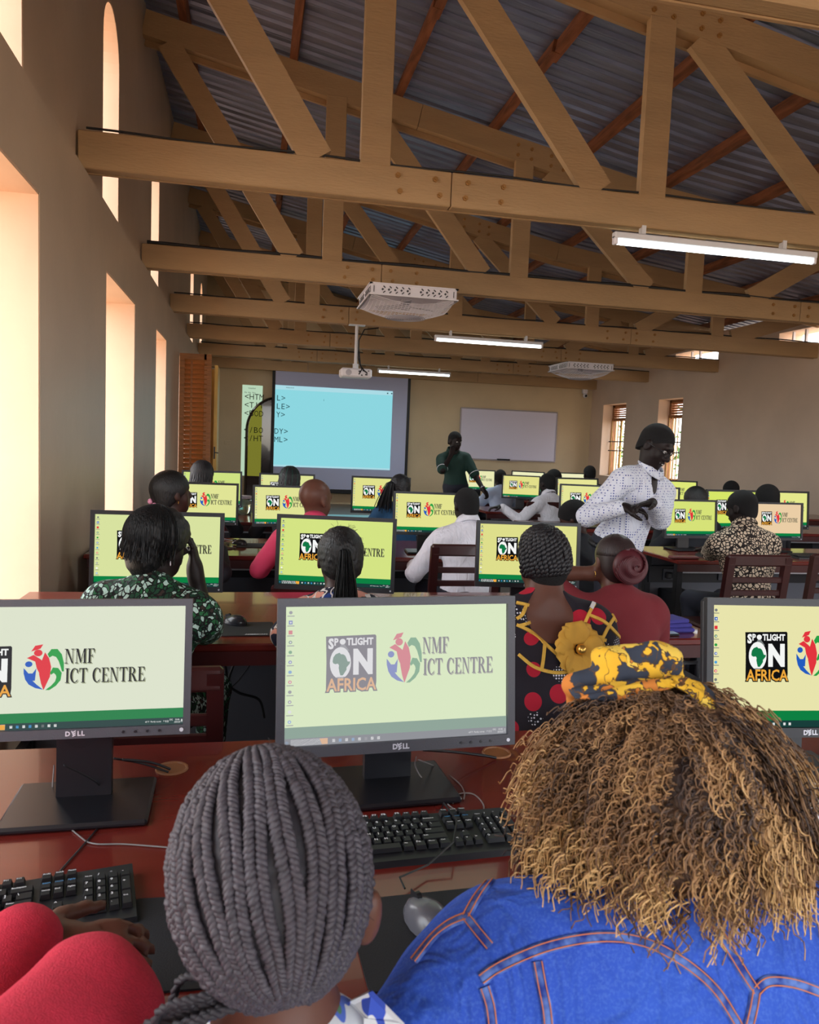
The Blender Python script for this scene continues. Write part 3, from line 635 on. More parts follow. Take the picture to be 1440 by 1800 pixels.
def serif(ch):                    # serif capitals on a unit-high box: list of polygons, width
    T,t,s_ = .17,.055,.05
    R_ = lambda x0,x1,z0,z1: [(x0,z0),(x1,z0),(x1,z1),(x0,z1)]
    if ch=='I': return [R_(.10,.10+T,0,1),R_(0,.37,0,s_),R_(0,.37,1-s_,1)],.37
    if ch=='T': return [R_(.28,.28+T,0,1),R_(.18,.55,0,s_),R_(0,.73,1-s_-.01,1),[(0,.72),(.03,.72),(.10,.94),(0,.94)],[(.73,.72),(.73,.94),(.63,.94),(.70,.72)]],.73
    if ch=='F': return [R_(.10,.10+T,0,1),R_(0,.40,0,s_),R_(0,.62,1-s_,1),R_(.2,.45,.48,.53),R_(.42,.46,.38,.62),[(.62,.70),(.62,.96),(.50,.96),(.59,.70)]],.62
    if ch=='E': return [R_(.10,.10+T,0,1),R_(0,.66,0,s_),R_(0,.64,1-s_,1),R_(.2,.47,.48,.53),R_(.44,.48,.38,.62),[(.64,.72),(.64,.96),(.52,.96),(.61,.72)],[(.70,.28),(.66,.04),(.52,.04),(.67,.28)]],.70
    if ch=='N': return [R_(.10,.10+t,0,1),R_(0,.27,0,s_),R_(0,.24,1-s_,1),[(.08,1),(.27,1),(.72,0),(.62,0)],R_(.66,.66+t,0,1),R_(.55,.84,1-s_,1)],.84
    if ch=='M': return [R_(.10,.10+t,0,1),R_(0,.26,0,s_),R_(0,.24,1-s_,1),[(.08,1),(.27,1),(.53,.14),(.45,0)],[(.82,1),(.75,1),(.43,.02),(.49,.02)],R_(.75,.75+T,0,1),R_(.66,1.0,0,s_),R_(.78,1.0,1-s_,1)],1.0
    if ch=='R': 
        out=[R_(.10,.10+T,0,1),R_(0,.38,0,s_),R_(0,.4,1-s_,1)]; N=10
        for k in range(N):
            a0,a1=PI/2-PI*k/N,PI/2-PI*(k+1)/N; q=lambda a,rx,rz:(.34+rx*math.cos(a),.745+rz*math.sin(a)); out.append([q(a0,.16,.205),q(a0,.33,.255),q(a1,.33,.255),q(a1,.16,.205)])
        out+=[R_(.2,.36,.49,.54),[(.33,.50),(.52,.50),(.80,.03),(.60,.03)],R_(.58,.86,0,s_)]; return out,.84
    if ch=='C':
        out=[]; N=22
        for k in range(N):
            a0,a1=math.radians(48+264*k/N),math.radians(48+264*(k+1)/N); q=lambda a,rx,rz,dx:(.40+dx+rx*math.cos(a),.5+rz*math.sin(a)); out.append([q(a0,.40,.51,0),q(a0,.235,.45,.03),q(a1,.235,.45,.03),q(a1,.40,.51,0)])
        out+=[[(.64,.66),(.71,.66),(.71,1.0),(.67,.93),(.58,.90)],[(.60,.12),(.70,.24),(.73,.22),(.62,.04)]]; return out,.76
    return [],.35
def put_serif(mb, s_, x0, x1, z0, z1, y):
    G = [serif(c) for c in s_]; tot = sum(g_[1]+.07 for g_ in G)-.07; k=(x1-x0)/tot; h=z1-z0; x=x0
    for P,wd in G:
        for pl in P:
            a = sum(pl[i][0]*pl[(i+1)%len(pl)][1]-pl[(i+1)%len(pl)][0]*pl[i][1] for i in range(len(pl)))
            if a<0: pl=pl[::-1]
            mb.add([(x+p[0]*k,y,z0+p[1]*h) for p in pl],[tuple(range(len(pl)))])
        x += (wd+.07)*k
AFR = [(.02,.62),(.06,.80),(.18,.93),(.40,1.0),(.48,.93),(.62,.92),(.72,.86),(.76,.80),(.86,.60),(1.0,.60),(.97,.50),(.80,.34),(.80,.24),(.70,.12),(.60,0),(.46,.0),(.40,.16),(.36,.34),(.38,.44),(.32,.52),(.18,.50),(.06,.54)]
def desktop_mesh(H=.62, detail=True, tr=(1,0,1,0)):      # screen 1 wide, H high, centred at origin
    m = MB(); m.logo=False; X=lambda u:(u*tr[0]+tr[1] if m.logo else u)-.5; Zz=lambda v:H/2-(v*tr[2]+tr[3] if m.logo else v)*H; L=dict((n_,i) for i,n_ in enumerate(PXM)); y1,y2,y3,y4=-.0012,-.0020,-.0028,-.0036
    def rect(c,u0,u1,v0,v1,y=y1): m.mi=L[c]; m.add([(X(u0),y,Zz(v1)),(X(u1),y,Zz(v1)),(X(u1),y,Zz(v0)),(X(u0),y,Zz(v0))],[(0,1,2,3)])
    def pl(c,pts,y=y1):
        m.mi=L[c]; P=[(X(u),Zz(v)) for u,v in pts]; a=sum(P[i][0]*P[(i+1)%len(P)][1]-P[(i+1)%len(P)][0]*P[i][1] for i in range(len(P)))
        if a<0: P=P[::-1]
        m.add([(p[0],y,p[1]) for p in P],[tuple(range(len(P)))])
    def disc(c,u,v,ru,y=y1,rv=None,n_=20): rv=rv or ru/H; pl(c,[(u+ru*math.cos(a),v+rv*math.sin(a)) for a in np.linspace(0,2*PI,n_,endpoint=False)],y)
    def band(c,A_,B_,y=y1):               # strip between two polylines
        for i in range(len(A_)-1): pl(c,[A_[i],A_[i+1],B_[i+1],B_[i]],y)
    rect('px_band',0,1,.865,.945); rect('px_bar',0,1,.945,1.0)
    # badge
    m.logo=True
    pl('px_black',[(.173,.222),(.388,.215),(.393,.225),(.395,.56),(.392,.60),(.175,.605),(.176,.40)])
    m.mi=L['px_white']
    def tx(s_,u0,u1,v0,v1,y=y2,bold=.0): put_text(m,s_,X(u0),Zz(v1),X(u1),Zz(v0),y=y,bold=bold)
    tx('S',.183,.207,.235,.315,bold=.05); tx('P',.209,.227,.235,.29,bold=.04); tx('TLIGHT',.262,.380,.235,.29,bold=.04)
    disc('px_white',.245,.262,.013,y2); pl('px_grey',[(.245,.262),(.222,.33),(.275,.33)],y2+.0004)
    disc('px_white',.236,.415,.046,y3,rv=.115,n_=28); pl('px_africa',[(.200+.078*a,.505-.165*b) for a,b in AFR],y4)
    m.mi=L['px_white']; tx('N',.292,.378,.315,.505,bold=.06)
    m.mi=L['px_black']; tx('AFRICA',.170,.400,.515,.630,y=y3,bold=.09)
    m.mi=L['px_orange']; tx('AFRICA',.176,.394,.525,.620,y=y4,bold=.02)
    # three-figure emblem
    band('px_blue',[(.440,.395),(.441,.44),(.448,.49),(.462,.53),(.488,.56),(.520,.575)],[(.440,.395),(.452,.43),(.468,.455),(.472,.49),(.492,.53),(.520,.575)])
    band('px_blue',[(.443,.40),(.460,.44),(.476,.44),(.491,.398)],[(.445,.42),(.466,.50),(.486,.50),(.490,.41)])
    disc('px_blue',.460,.365,.0145); 
    band('px_red',[(.478,.290),(.505,.325),(.520,.35),(.515,.42),(.517,.50),(.520,.57)],[(.452,.315),(.485,.345),(.492,.40),(.505,.45),(.512,.51),(.520,.57)])
    band('px_red',[(.512,.34),(.523,.27),(.540,.32),(.549,.39),(.545,.47),(.522,.575)],[(.512,.34),(.507,.36),(.500,.40),(.502,.45),(.510,.52),(.520,.575)],y1-.0003)
    disc('px_red',.496,.275,.017); pl('px_red',[(.468,.262),(.484,.215),(.515,.205),(.505,.240)],y2)
    band('px_green',[(.533,.285),(.548,.245),(.572,.245),(.590,.29),(.599,.36),(.600,.43)],[(.540,.315),(.553,.300),(.567,.310),(.578,.345),(.586,.39),(.592,.43)])
    band('px_green',[(.545,.44),(.556,.395),(.577,.40),(.592,.44),(.588,.50),(.570,.545),(.545,.578)],[(.549,.455),(.560,.440),(.568,.455),(.571,.475),(.566,.51),(.550,.545),(.528,.578)],y2)
    for (s_,u0,u1,v0,v1) in (('NMF',.602,.722,.245,.365),('ICT CENTRE',.606,.932,.405,.525)):
        m.mi=L['px_shadow']; put_serif(m,s_,X(u0+.004),X(u1+.004),Zz(v1+.008),Zz(v0+.008),y1)
        m.mi=L['px_black']; put_serif(m,s_,X(u0),X(u1),Zz(v1),Zz(v0),y2)
    # icons and taskbar
    m.logo=False
    cols=['px_grey','px_blue','px_red','px_africa','px_green','px_blue','px_ltblue','px_red','px_grey','px_grey','px_white','px_ltblue']
    for i,c in enumerate(cols):
        v=.03+i*.071
        if c in('px_red','px_blue') and i<4: rect(c,.014,.030,v,v+.028)
        else: disc(c,.022,v+.014,.0075)
        if i%2: disc('px_white',.022,v+.014,.004,y2,n_=8)
        rect('px_grey',.008,.038,v+.036,v+.042); 
    rect('px_white',.028,.185,.952,.995); pl('px_orange',[(.150,.953),(.185,.953),(.185,.994),(.160,.994)],y2); disc('px_ltblue',.012,.973,.007)
    for i,c in enumerate(['px_white','px_ltblue','px_white','px_ltblue','px_white','px_grey','px_white','px_white']): rect(c,.205+i*.028,.217+i*.028,.963,.985)
    if detail:
        m.mi=L['px_grey']; tx('Type here to search',.045,.130,.964,.986)
        m.mi=L['px_white']; tx('69\u00b0F  Partly sunny',.820,.895,.966,.984); tx('^',.905,.911,.966,.976); tx('ENG',.935,.950,.955,.970); tx('10:46',.962,.982,.955,.970); tx('20/09/2023',.957,.986,.976,.990)
        for u in (.915,.924): rect('px_white',u,u+.005,.967,.984)
        rect('px_white',.989,.996,.960,.985)
    else: rect('px_white',.82,.98,.968,.980)
    return m
PM = [M[x] for x in PXM]
_proto = desktop_mesh().build('desktop_picture', PM); DESK_ME = _proto.data; bpy.data.objects.remove(_proto)
_proto = desktop_mesh(tr=(1.128,-.238,1.0,.105)).build('desktop_picture', PM); DESK_ME2 = _proto.data; bpy.data.objects.remove(_proto)
# ------------------------------------------------------------------ monitors
_MC = {}
def monitor(c, wdt, yaw, tilt, label, field, wash=1.0, mats=('bezel','bezel_dark'), zdesk=.75, group='widescreen monitors on the desks', logo=True, base=True, ztop=1.18, pic=None):
    """c = (x,y) of the screen centre; wdt outer width"""
    Ho = wdt*.625; t = thing('monitor', (c[0],c[1],zdesk), label, 'monitor', group, rz=yaw); bz = wdt*.032; zc = ztop-zdesk-Ho/2*math.cos(tilt)
    R = Matrix.Rotation(-tilt,3,'X'); P = lambda x,y_,z: Vector((0,0,zc))+R@Vector((x,y_,z))
    lower = bz*1.35; Wi = wdt-2*bz; Hi = Ho-bz-lower; zo = (lower-bz)/2
    m = MB()
    for (cx,cz,sx,sz) in ((0,Ho/2-bz/2,wdt,bz),(0,-Ho/2+lower/2,wdt,lower),(-wdt/2+bz/2,zo,bz,Hi),(wdt/2-bz/2,zo,bz,Hi)): m.box(P(cx,-.004,cz),(sx,.016,sz),R)
    m.build('bezel', M[mats[0]], t)
    m = MB(); m.rbox(P(0,.016,0),(wdt*.995,.026,Ho*.99),.008,R); m.rbox(P(0,.036,-.02),(wdt*.6,.03,Ho*.55),.012,R); m.build('back_shell', M[mats[1]], t)
    m = MB(); m.box(P(0,.0015,zo),(Wi,.004,Hi),R); s_ = m.build('screen', M['screen_field'], t); s_.color = field; s_['label']='lit screen'
    d = bpy.data.objects.new('desktop_picture', pic or DESK_ME); link(d); d.parent = s_; d.color = (1,1,1,wash)
    d.location = P(0,-.0012,zo); d.rotation_euler = (-tilt,0,0); d.scale = (Wi,1,Hi/.62)
    if logo:
        m = MB(); V0=len(m.v); h_=.011*wdt/.5
        for i,(ch,dx) in enumerate((('D',0),('L',.0215),('L',.0285))):
            V,Fs = text_geo(ch,.04); lo=V.min(0); hi=V.max(0); s2=h_/(hi[1]-lo[1]); m.add([tuple(P(-.0165+dx+(v[0]-lo[0])*s2,-.0127,-Ho/2+lower*.28+(v[1]-lo[1])*s2)) for v in V],Fs)
        Re = R@Matrix.Rotation(-.5,3,'Y')
        for z_ in (-.4,0,.4): m.box(P(-.0165+.0155,-.0125,-Ho/2+lower*.28+h_*(.5+z_)),(h_*.7,.001,h_*.22),Re)
        m.box(P(-.0165+.0155-h_*.3*.88,-.0125,-Ho/2+lower*.28+h_*.62),(h_*.22,.001,h_),Re)
        m.build('logo', M['silver_print'], t)
        for k in range(4): m = MB(); m.cyl(P(wdt/2-.035-.022*(k+1),-.012,-Ho/2+lower*.5),P(wdt/2-.035-.022*(k+1),-.0135,-Ho/2+lower*.5),.0028,10); m.build('button', M['stand'], t)
    m = MB(); m.cyl(P(wdt/2-.016,-.012,-Ho/2+lower*.5),P(wdt/2-.016,-.0138,-Ho/2+lower*.5),.0038,12); m.build('power_button', M['silver_print'], t)
    if base:
        m = MB(); m.box((0,.085,(zc)/2+.01),(.105,.022,zc),Matrix.Rotation(-.06,3,'X')); m.build('stand_neck', M['stand'], t)
        m = MB(); m.cyl((0,.03,zc*.55),(0,.09,zc*.55),.036,20); m.build('swivel_hub', M['stand'], t)
        m = MB(); m.rbox((0,.045,.008),(.27,.20,.014),.005); m.build('stand_base', M['stand'], t)
    return t
YG = srgb(229,232,150); YG2 = srgb(222,236,130); PALE = srgb(222,233,208); CREAM = srgb(236,232,172); PEACH = srgb(234,205,165)
def mon_px(tl, tr, label, field, wash=1, mats=('bezel_dark','bezel_dark'), yaw=0, tilt=.10, zt=1.18, wmul=1, **k):
    a = at_z(tl[0],tl[1],zt); b = at_z(tr[0],tr[1],zt); wd = math.hypot(b[0]-a[0],b[1]-a[1])*wmul
    yw = math.atan2(b[1]-a[1],b[0]-a[0])
    yc=(a[1]+b[1])/2; Ho=wd*.625
    return monitor(((a[0]+b[0])/2, yc-Ho/2*math.sin(tilt)), wd, yw+yaw, tilt, label, field, wash, mats, ztop=zt, **k)
MONS = [
 ((-72,1054),(340,1052),'nearest monitor at the left edge, grey bezel, its left part cut off',srgb(222,228,206),.94,('bezel','bezel_dark')),
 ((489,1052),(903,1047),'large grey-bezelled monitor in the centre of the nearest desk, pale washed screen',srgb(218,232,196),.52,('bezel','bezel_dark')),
 ((1238,1050),(1592,1056),'nearest monitor at the right edge beside the curly hair, yellowish screen',srgb(232,228,172),1,('bezel_dark','bezel_dark')),
 ((160,896),(395,902),'black monitor in front of the woman in the green printed dress',srgb(216,226,160),1,0),
 ((487,903),(697,912),'black monitor in front of the ponytailed woman, yellow-green screen',srgb(212,228,132),1,0),
 ((838,914),(1020,920),'black monitor in front of the woman with rope twists',srgb(222,222,140),1,0),
 ((298,846),(420,850),'monitor behind the head of the woman with the pink hair tie',srgb(224,228,150),1,0),
 ((445,852),(562,855),'monitor partly hidden by the bald man in pink',srgb(224,226,150),1,0),
 ((692,863),(812,867),'monitor in front of the man in the white shirt at the third desk',srgb(226,226,142),1,0),
 ((320,826),(426,829),'far monitor below the open wooden door, behind a braided head',srgb(206,226,130),1,0),
 ((456,831),(554,834),'far monitor under the left edge of the projection screen',srgb(222,226,150),1,0),
 ((618,836),(722,840),'far monitor under the right edge of the projection screen',srgb(224,224,140),1,0),
 ((883,834),(950,837),'small far monitor just under the whiteboard, left of the reaching white-shirted man',srgb(226,222,138),1,0),
 ((978,839),(1052,841),'far monitor right of the reaching man, half behind the standing man',srgb(230,228,150),1,0),
 ((984,850),(1080,854),'monitor touching the standing man\'s left sleeve in the photo',srgb(228,228,150),1,0),
 ((814,825),(871,827),'farthest monitor behind the arm of the man in the dark polo',srgb(232,232,180),1,0),
 ((899,827),(957,830),'farthest monitor directly below the whiteboard tray',srgb(236,236,190),1,0),
 ((974,830),(1029,832),'farthest monitor below the right end of the whiteboard',srgb(238,236,190),1,0),
 ((1150,843),(1226,846),'far right-hand monitor against the right wall, second behind the standing man',srgb(222,232,120),1,0),
 ((1108,854),(1195,857),'monitor just right of the standing man\'s elbow, behind the bigger yellow-green one',srgb(232,228,150),1,0),
 ((1242,860),(1332,862),'right-hand monitor behind the patterned-shirt man\'s head',srgb(214,230,104),1,0),
 ((1338,862),(1422,864),'monitor farthest to the right in the second right-hand row',srgb(228,232,140),1,0),
]
for tl,tr,lab,fld,wsh,mt_ in MONS:
    near = mt_ != 0
    mon_px(tl,tr,lab,fld,wsh,mt_ or ('bezel_dark','bezel_dark'),tilt=.13 if near else .08,logo=near or tl[0] in (160,487,838),pic=DESK_ME2 if tl[0]<0 else None)
# the two nearest right-hand monitors, turned towards the aisle
def mon_y(px0, px1, py, y, label, field, yaw):
    a = at_y(px0,py,y); b = at_y(px1,py+4,y); wd=(b[0]-a[0])/math.cos(yaw)*.98
    monitor(((a[0]+b[0])/2,y),wd,yaw,.08,label,field,1,('bezel_dark','bezel_dark'),ztop=a[2],logo=False)
mon_y(1166,1266,877,5.52,'yellow-green monitor at the aisle end, right of the standing man\'s elbow',srgb(214,226,120),.10)
mon_y(1320,1416,882,5.50,'peach-tinted monitor behind the man in the patterned shirt',PEACH,.06)
# ------------------------------------------------------------------ keyboards, mice, pads, cables
ROWS = [[1,.35]+[1]*4+[.3]+[1]*4+[.3]+[1]*4, [1]*13+[2], [1.5]+[1]*12+[1.5], [1.75]+[1]*11+[2.25], [2.25]+[1]*10+[2.75], [1.25,1.25,1.25,6.25,1.25,1.25,1.25,1.25]]
GAP = {(0,1),(0,6),(0,11)}
def keyboard(c, rz, label, detail=True, group='black full-size keyboards on the desks'):
    t = thing('keyboard', c, label, 'keyboard', group, rz=rz); U=.0187; W=.442; D=.145
    m = MB(); m.add([(-W/2,-D/2,0),(W/2,-D/2,0),(W/2,D/2,0),(-W/2,D/2,0),(-W/2+.002,-D/2+.002,.012),(W/2-.002,-D/2+.002,.012),(W/2-.002,D/2-.002,.021),(-W/2+.002,D/2-.002,.021)],[(0,3,2,1),(4,5,6,7),(0,1,5,4),(1,2,6,5),(2,3,7,6),(3,0,4,7)]); m.build('case', M['key_black'], t)
    leg = MB(); blue = MB(); meshes = {}; x00=-W/2+.012; sl_=math.atan(.009/D)
    def key(x,y_,wu,hu=1,txt=None,bl=False):
        z=.0165+(y_+D/2)*.009/D; k_=(round(wu,2),hu)
        if not detail: kb.box((x+wu*U/2,y_,z+.002),(wu*U-.003,hu*U-.003,.006)); return
        if k_ not in meshes:
            m = MB(); w2,h2=wu*U/2-.0012,hu*U/2-.0012; w3,h3=w2-.0022,h2-.002
            m.add([(-w2,-h2,-.004),(w2,-h2,-.004),(w2,h2,-.004),(-w2,h2,-.004),(-w3,-h3,.004),(w3,-h3,.004),(w3,h3+.0012,.0045),(-w3,h3+.0012,.0045)],[(4,5,6,7),(0,1,5,4),(1,2,6,5),(2,3,7,6),(3,0,4,7)]); o=m.build('key',M['key_black'],t); meshes[k_]=o.data
        else: o=bpy.data.objects.new('key',meshes[k_]); link(o); o.parent=t
        o.location=(x+wu*U/2,y_,z+.001); o.rotation_euler=(sl_,0,0)
        if txt:
            g_=blue if bl else leg; V,Fs=text_geo(txt,.02); lo=V.min(0); hi=V.max(0); hh=.0062 if len(txt)<3 else .0036; s2=hh/(.7); 
            s2=min(s2,(wu*U-.007)/(hi[0]-lo[0])); g_.add([(x+.0045+(v[0]-lo[0])*s2,y_+U*.12+(v[1])*s2-.001,z+.0066) for v in V],Fs)
    kb=MB()
    LT=[['Esc','F1','F2','F3','F4','F5','F6','F7','F8','F9','F10','F11','F12'],list('`1234567890-=')+['Backspace'],['Tab']+list('QWERTYUIOP[]')+['\\'],['Caps']+list("ASDFGHJKL;'")+['Enter'],['Shift']+list('ZXCVBNM,./')+['Shift'],['Ctrl','Win','Alt','','Alt','Fn','Menu','Ctrl']]
    for r,row in enumerate(ROWS):
        x=x00; y_=D/2-.014-r*U-(.006 if r else 0); li=0
        for i,wu in enumerate(row):
            if wu in (.35,.3) and r==0: x+=wu*U*1.6; continue
            if r==0: wu=.98
            key(x,y_,wu,1,LT[r][li] if li<len(LT[r]) else None); li+=1; x+=wu*U
    xn=x00+15.35*U
    for r in range(3):
        y_=D/2-.014-r*U-(.006 if r else 0)
        for i in range(3): key(xn+i*U,y_,1,1,[['PrtSc','ScrLk','Pause'],['Insert','Home','PgUp'],['Delete','End','PgDn']][r][i],bl=(r==1))
    ya=D/2-.014-5*U-.006; 
    for i in range(3): key(xn+i*U,ya,1,1,'<v>'[i])
    key(xn+U,ya+U,1,1,'^')
    xp=xn+3.35*U; NT=['Num/*-','789','456','123']
    for r in range(5):
        y_=D/2-.020-(r+1)*U
        if r==0:
            for i,s_ in enumerate(('Num','/','*','-')): key(xp+i*U,y_,1,1,s_)
        elif r<4:
            for i in range(3): key(xp+i*U,y_,1,1,('789','456','123')[r-1][i])
        else: key(xp,y_,2,1,'0'); key(xp+2*U,y_,1,1,'.')
    key(xp+3*U,D/2-.020-2.5*U,1,2,'+'); key(xp+3*U,D/2-.020-4.5*U,1,2,'Ent')
    if detail:
        o=leg.build('key_legends',M['key_print'],t); o['kind']='stuff'; o=blue.build('key_legends',M['key_blue'],t); o['kind']='stuff'; o['label']='blue key lettering'
    else: o=kb.build('keys',M['key_black'],t); o['kind']='stuff'
    return t
keyboard((-.385,1.205,.75),math.radians(11),'black keyboard at the left edge, partly under the red sleeve')
keyboard((.305,1.355,.75),math.radians(3),'black keyboard below the central monitor, between the braided head and the curly hair')
def pad(c, sx, sy, rz, label, text=None):
    t = thing('mouse_pad', c, label, 'mouse pad', 'black mouse pads', rz=rz); m = MB(); R_=.012; pts=[]
    for qx,qy,a0 in ((1,1,0),(-1,1,PI/2),(-1,-1,PI),(1,-1,3*PI/2)):
        for k in range(6): a=a0+PI/2*k/5; pts.append((qx*(sx/2-R_)+R_*math.cos(a),qy*(sy/2-R_)+R_*math.sin(a),0))
    m.poly(pts,(0,0,.003)); m.build('mat',M['mouse_pad'],t)
    if text: m=MB(); V,Fs=text_geo(text,.03); lo=V.min(0);hi=V.max(0); s2=.085/(hi[0]-lo[0]); m.add([(sx/2-.11+(v[0]-lo[0])*s2,-sy/2+.012+v[1]*s2,.0034) for v in V],Fs); m.build('printed_name',M['key_print'],t)
    return t
def mouse(c, rz, label, shell='mouse_shell', cable=None):
    t = thing('mouse', c, label, 'mouse', 'computer mice', rz=rz); V=[];Q=[]; n_=14; k_=9
    for i in range(k_+1):
        a=PI/2*i/k_
        for j in range(n_):
            b=2*PI*j/n_; r_=math.cos(a)**.6 if i<k_ else 0.001; V.append((.031*r_*math.cos(b)*(1-.12*math.sin(b)),.056*r_*math.sin(b),.036*math.sin(a)**.9*(1-.25*max(0,math.sin(b))*r_)+.001))
    for i in range(k_):
        for j in range(n_): Q.append((i*n_+j,i*n_+(j+1)%n_,(i+1)*n_+(j+1)%n_,(i+1)*n_+j))
    npmesh('shell',V,Q,M[shell],t)
    m=MB(); m.cyl((-.004,.03,.029),(.004,.03,.029),.009,12); m.build('scroll_wheel',M['black_rubber'],t)
    m=MB(); m.bb(-.0006,.0006,.0,.05,.020,.0335); m.build('button_gap',M['black_rubber'],t)
    if cable: m=MB(); m.tube([Vector(p)-Vector(c) for p in cable],.0018,5); o=m.build('cable',M['black_rubber'],t); o.rotation_euler=(0,0,-rz)
    return t
pad((-.055,1.125,.7505),.24,.22,math.radians(-2),'black mouse pad beside the left keyboard, behind the braided head')
pad((.295,1.085,.7505),.25,.215,math.radians(2),'black mouse pad between the braided head and the denim jacket')
mouse((.285,1.105,.7545),.35,'black and grey mouse on the pad beside the denim jacket','mouse_grey',[(.265,1.185,.768),(.262,1.215,.770),(.32,1.255,.765),(.375,1.29,.785),(.40,1.36,.79),(.395,1.44,.785),(.40,1.47,.76)])
pad((.00,3.04,.7505),.20,.22,0,'black mouse pad with white lettering on the second desk','AMERICAN')
mouse((-.05,3.12,.754),.9,'dark mouse on the pad beside the woman in green',cable=[(-.06,3.17,.77),(-.12,3.26,.756),(-.2,3.42,.756),(-.3,3.6,.756)])
pad((.03,5.47,.7505),.24,.22,0,'black mouse pad on the third desk between two monitors')
mouse((-.07,5.49,.754),1.2,'dark mouse on the third desk',cable=[(-.07,5.55,.77),(-.1,5.65,.756),(-.2,5.8,.756)])
keyboard((.40,3.02,.75),0,'black keyboard on the second desk in front of the ponytailed woman',False)
keyboard((-.42,3.0,.75),0,'black keyboard in front of the woman in the green dress',False)
keyboard((3.55,5.18,.75),.05,'black keyboard on the right-hand desk beside the patterned shirt',False)
keyboard((4.35,5.2,.75),.05,'black keyboard below the peach-tinted monitor',False)
def cable(name,label,pts,r=.0025,m='black_rubber',n=5):
    P=[Vector(p) for p in pts]; out=[]
    for i in range(len(P)-1):
        a,b,c,d=P[max(i-1,0)],P[i],P[i+1],P[min(i+2,len(P)-1)]
        for k in range(8):
            u=k/8; out.append(.5*((2*b)+(c-a)*u+(2*a-5*b+4*c-d)*u*u+(3*b-a-3*c+d)*u**3))
    out.append(P[-1]); mb=MB(); o0=P[0]; mb.tube([p-o0 for p in out],r,n); o=mb.build(name,M[m],None,True,loc=o0); return tag(o,label,'cable')
Z0=.7525
D_=lambda px,py,z=Z0: tuple(at_z(px,py,z))
mat('cable_grey', srgb(120,115,115), rough=.35)
cable('cable','thin grey mouse cable looping from the left monitor stand across the desk',[D_(95,1345,.80),D_(92,1400),D_(100,1432),D_(140,1470),D_(165,1483),D_(220,1484),D_(300,1490)],.0016,'cable_grey')
cable('cable','thin cable curving out from under the left monitor bezel',[D_(112,1345,.85),D_(165,1372,.80),D_(190,1400),D_(196,1425),D_(160,1470),D_(120,1515),D_(80,1560)],.0018)
cable('cable','thick dark cable running to the desk hole right of the left monitor',[D_(215,1335,.80),D_(265,1340,.775),D_(300,1352,.755)],.003)
cable('cable','second dark cable ending in the desk hole right of the left monitor',[D_(200,1333,.80),D_(250,1342,.77),D_(296,1357,.755)],.0025)
cable('cable','thin loop of cable right of the central monitor stand',[D_(735,1335,.82),D_(770,1350),D_(805,1375),D_(816,1392),D_(815,1405)],.0016,'cable_grey')
cable('cable','thin cable dropping from the central monitor onto the keyboard',[D_(732,1330,.83),D_(731,1350,.79),D_(752,1380),D_(795,1420),D_(820,1433),D_(845,1440)],.0016,'cable_grey')
cable('cable','thin curl of cable above the central keyboard',[D_(796,1412),D_(806,1396),D_(832,1396),D_(850,1415),D_(846,1436)],.0016,'cable_grey')
cable('cable','bundle of dark cable behind the central monitor, going to the desk hole',[D_(745,1318,.84),D_(800,1322,.79),D_(850,1328,.765),D_(872,1332,.754)],.0035)
for i,(pts) in enumerate((((385,1165),(388,1200),(378,1240),(372,1265)),((395,1165),(398,1195),(385,1230),(375,1262)),((412,1165),(402,1200),(420,1218),(455,1230),(465,1262)),((440,1168),(420,1195),(400,1215),(380,1240)))):
    y_=3.40; c_=[tuple(at_y(px,py,y_)) for px,py in pts]
    cable('cable',('power cable hanging under the second desk, leftmost of four','power cable under the second desk, second from left','power cable under the second desk looping to the right','thin grey cable crossing the others under the second desk')[i],c_,.006 if i<3 else .003,'black_rubber')
t=thing('remote_control',(1.235,1.40,.75),'white remote control with dark keys at the right edge of the nearest desk','remote control',rz=-.5)
m=MB(); m.rbox((0,0,.011),(.055,.17,.020),.006); m.build('body',M['white_plastic'],t)
for i in range(3):
    for j in range(5): m=MB(); m.rbox((-.016+.016*i,.055-.02*j,.0225),(.010,.010,.004),.002); m.build('button',M['socket_dark'],t)
# small things on the far desks
t=thing('water_jar',(float(at_y(428,893,7.75)[0]),7.75,.75),'clear plastic jar on the desk below the projected strip','jar'); m=MB(); m.cyl((0,0,0),(0,0,.16),.075,18); g_=mat('clear_plastic',srgb(190,220,200),rough=.1); g_.node_tree.nodes['Principled BSDF'].inputs['Transmission Weight'].default_value=.85; m.build('body',g_,t,True); m=MB(); m.cyl((0,0,.16),(0,0,.185),.078,18); m.build('lid',M['white_plastic'],t)
p=at_z(1205,972,.752); t=thing('pencil_case',(3.12,5.06,.75),'flat red pencil case near the front edge of the right-hand desk','pencil case'); m=MB(); m.rbox((0,0,.012),(.22,.07,.022),.008); mat('dull_red',srgb(110,50,48),rough=.6); m.build('case',M['dull_red'],t); m=MB(); m.box((0,-.02,.0235),(.19,.004,.003)); m.build('zip',M['alu'],t)
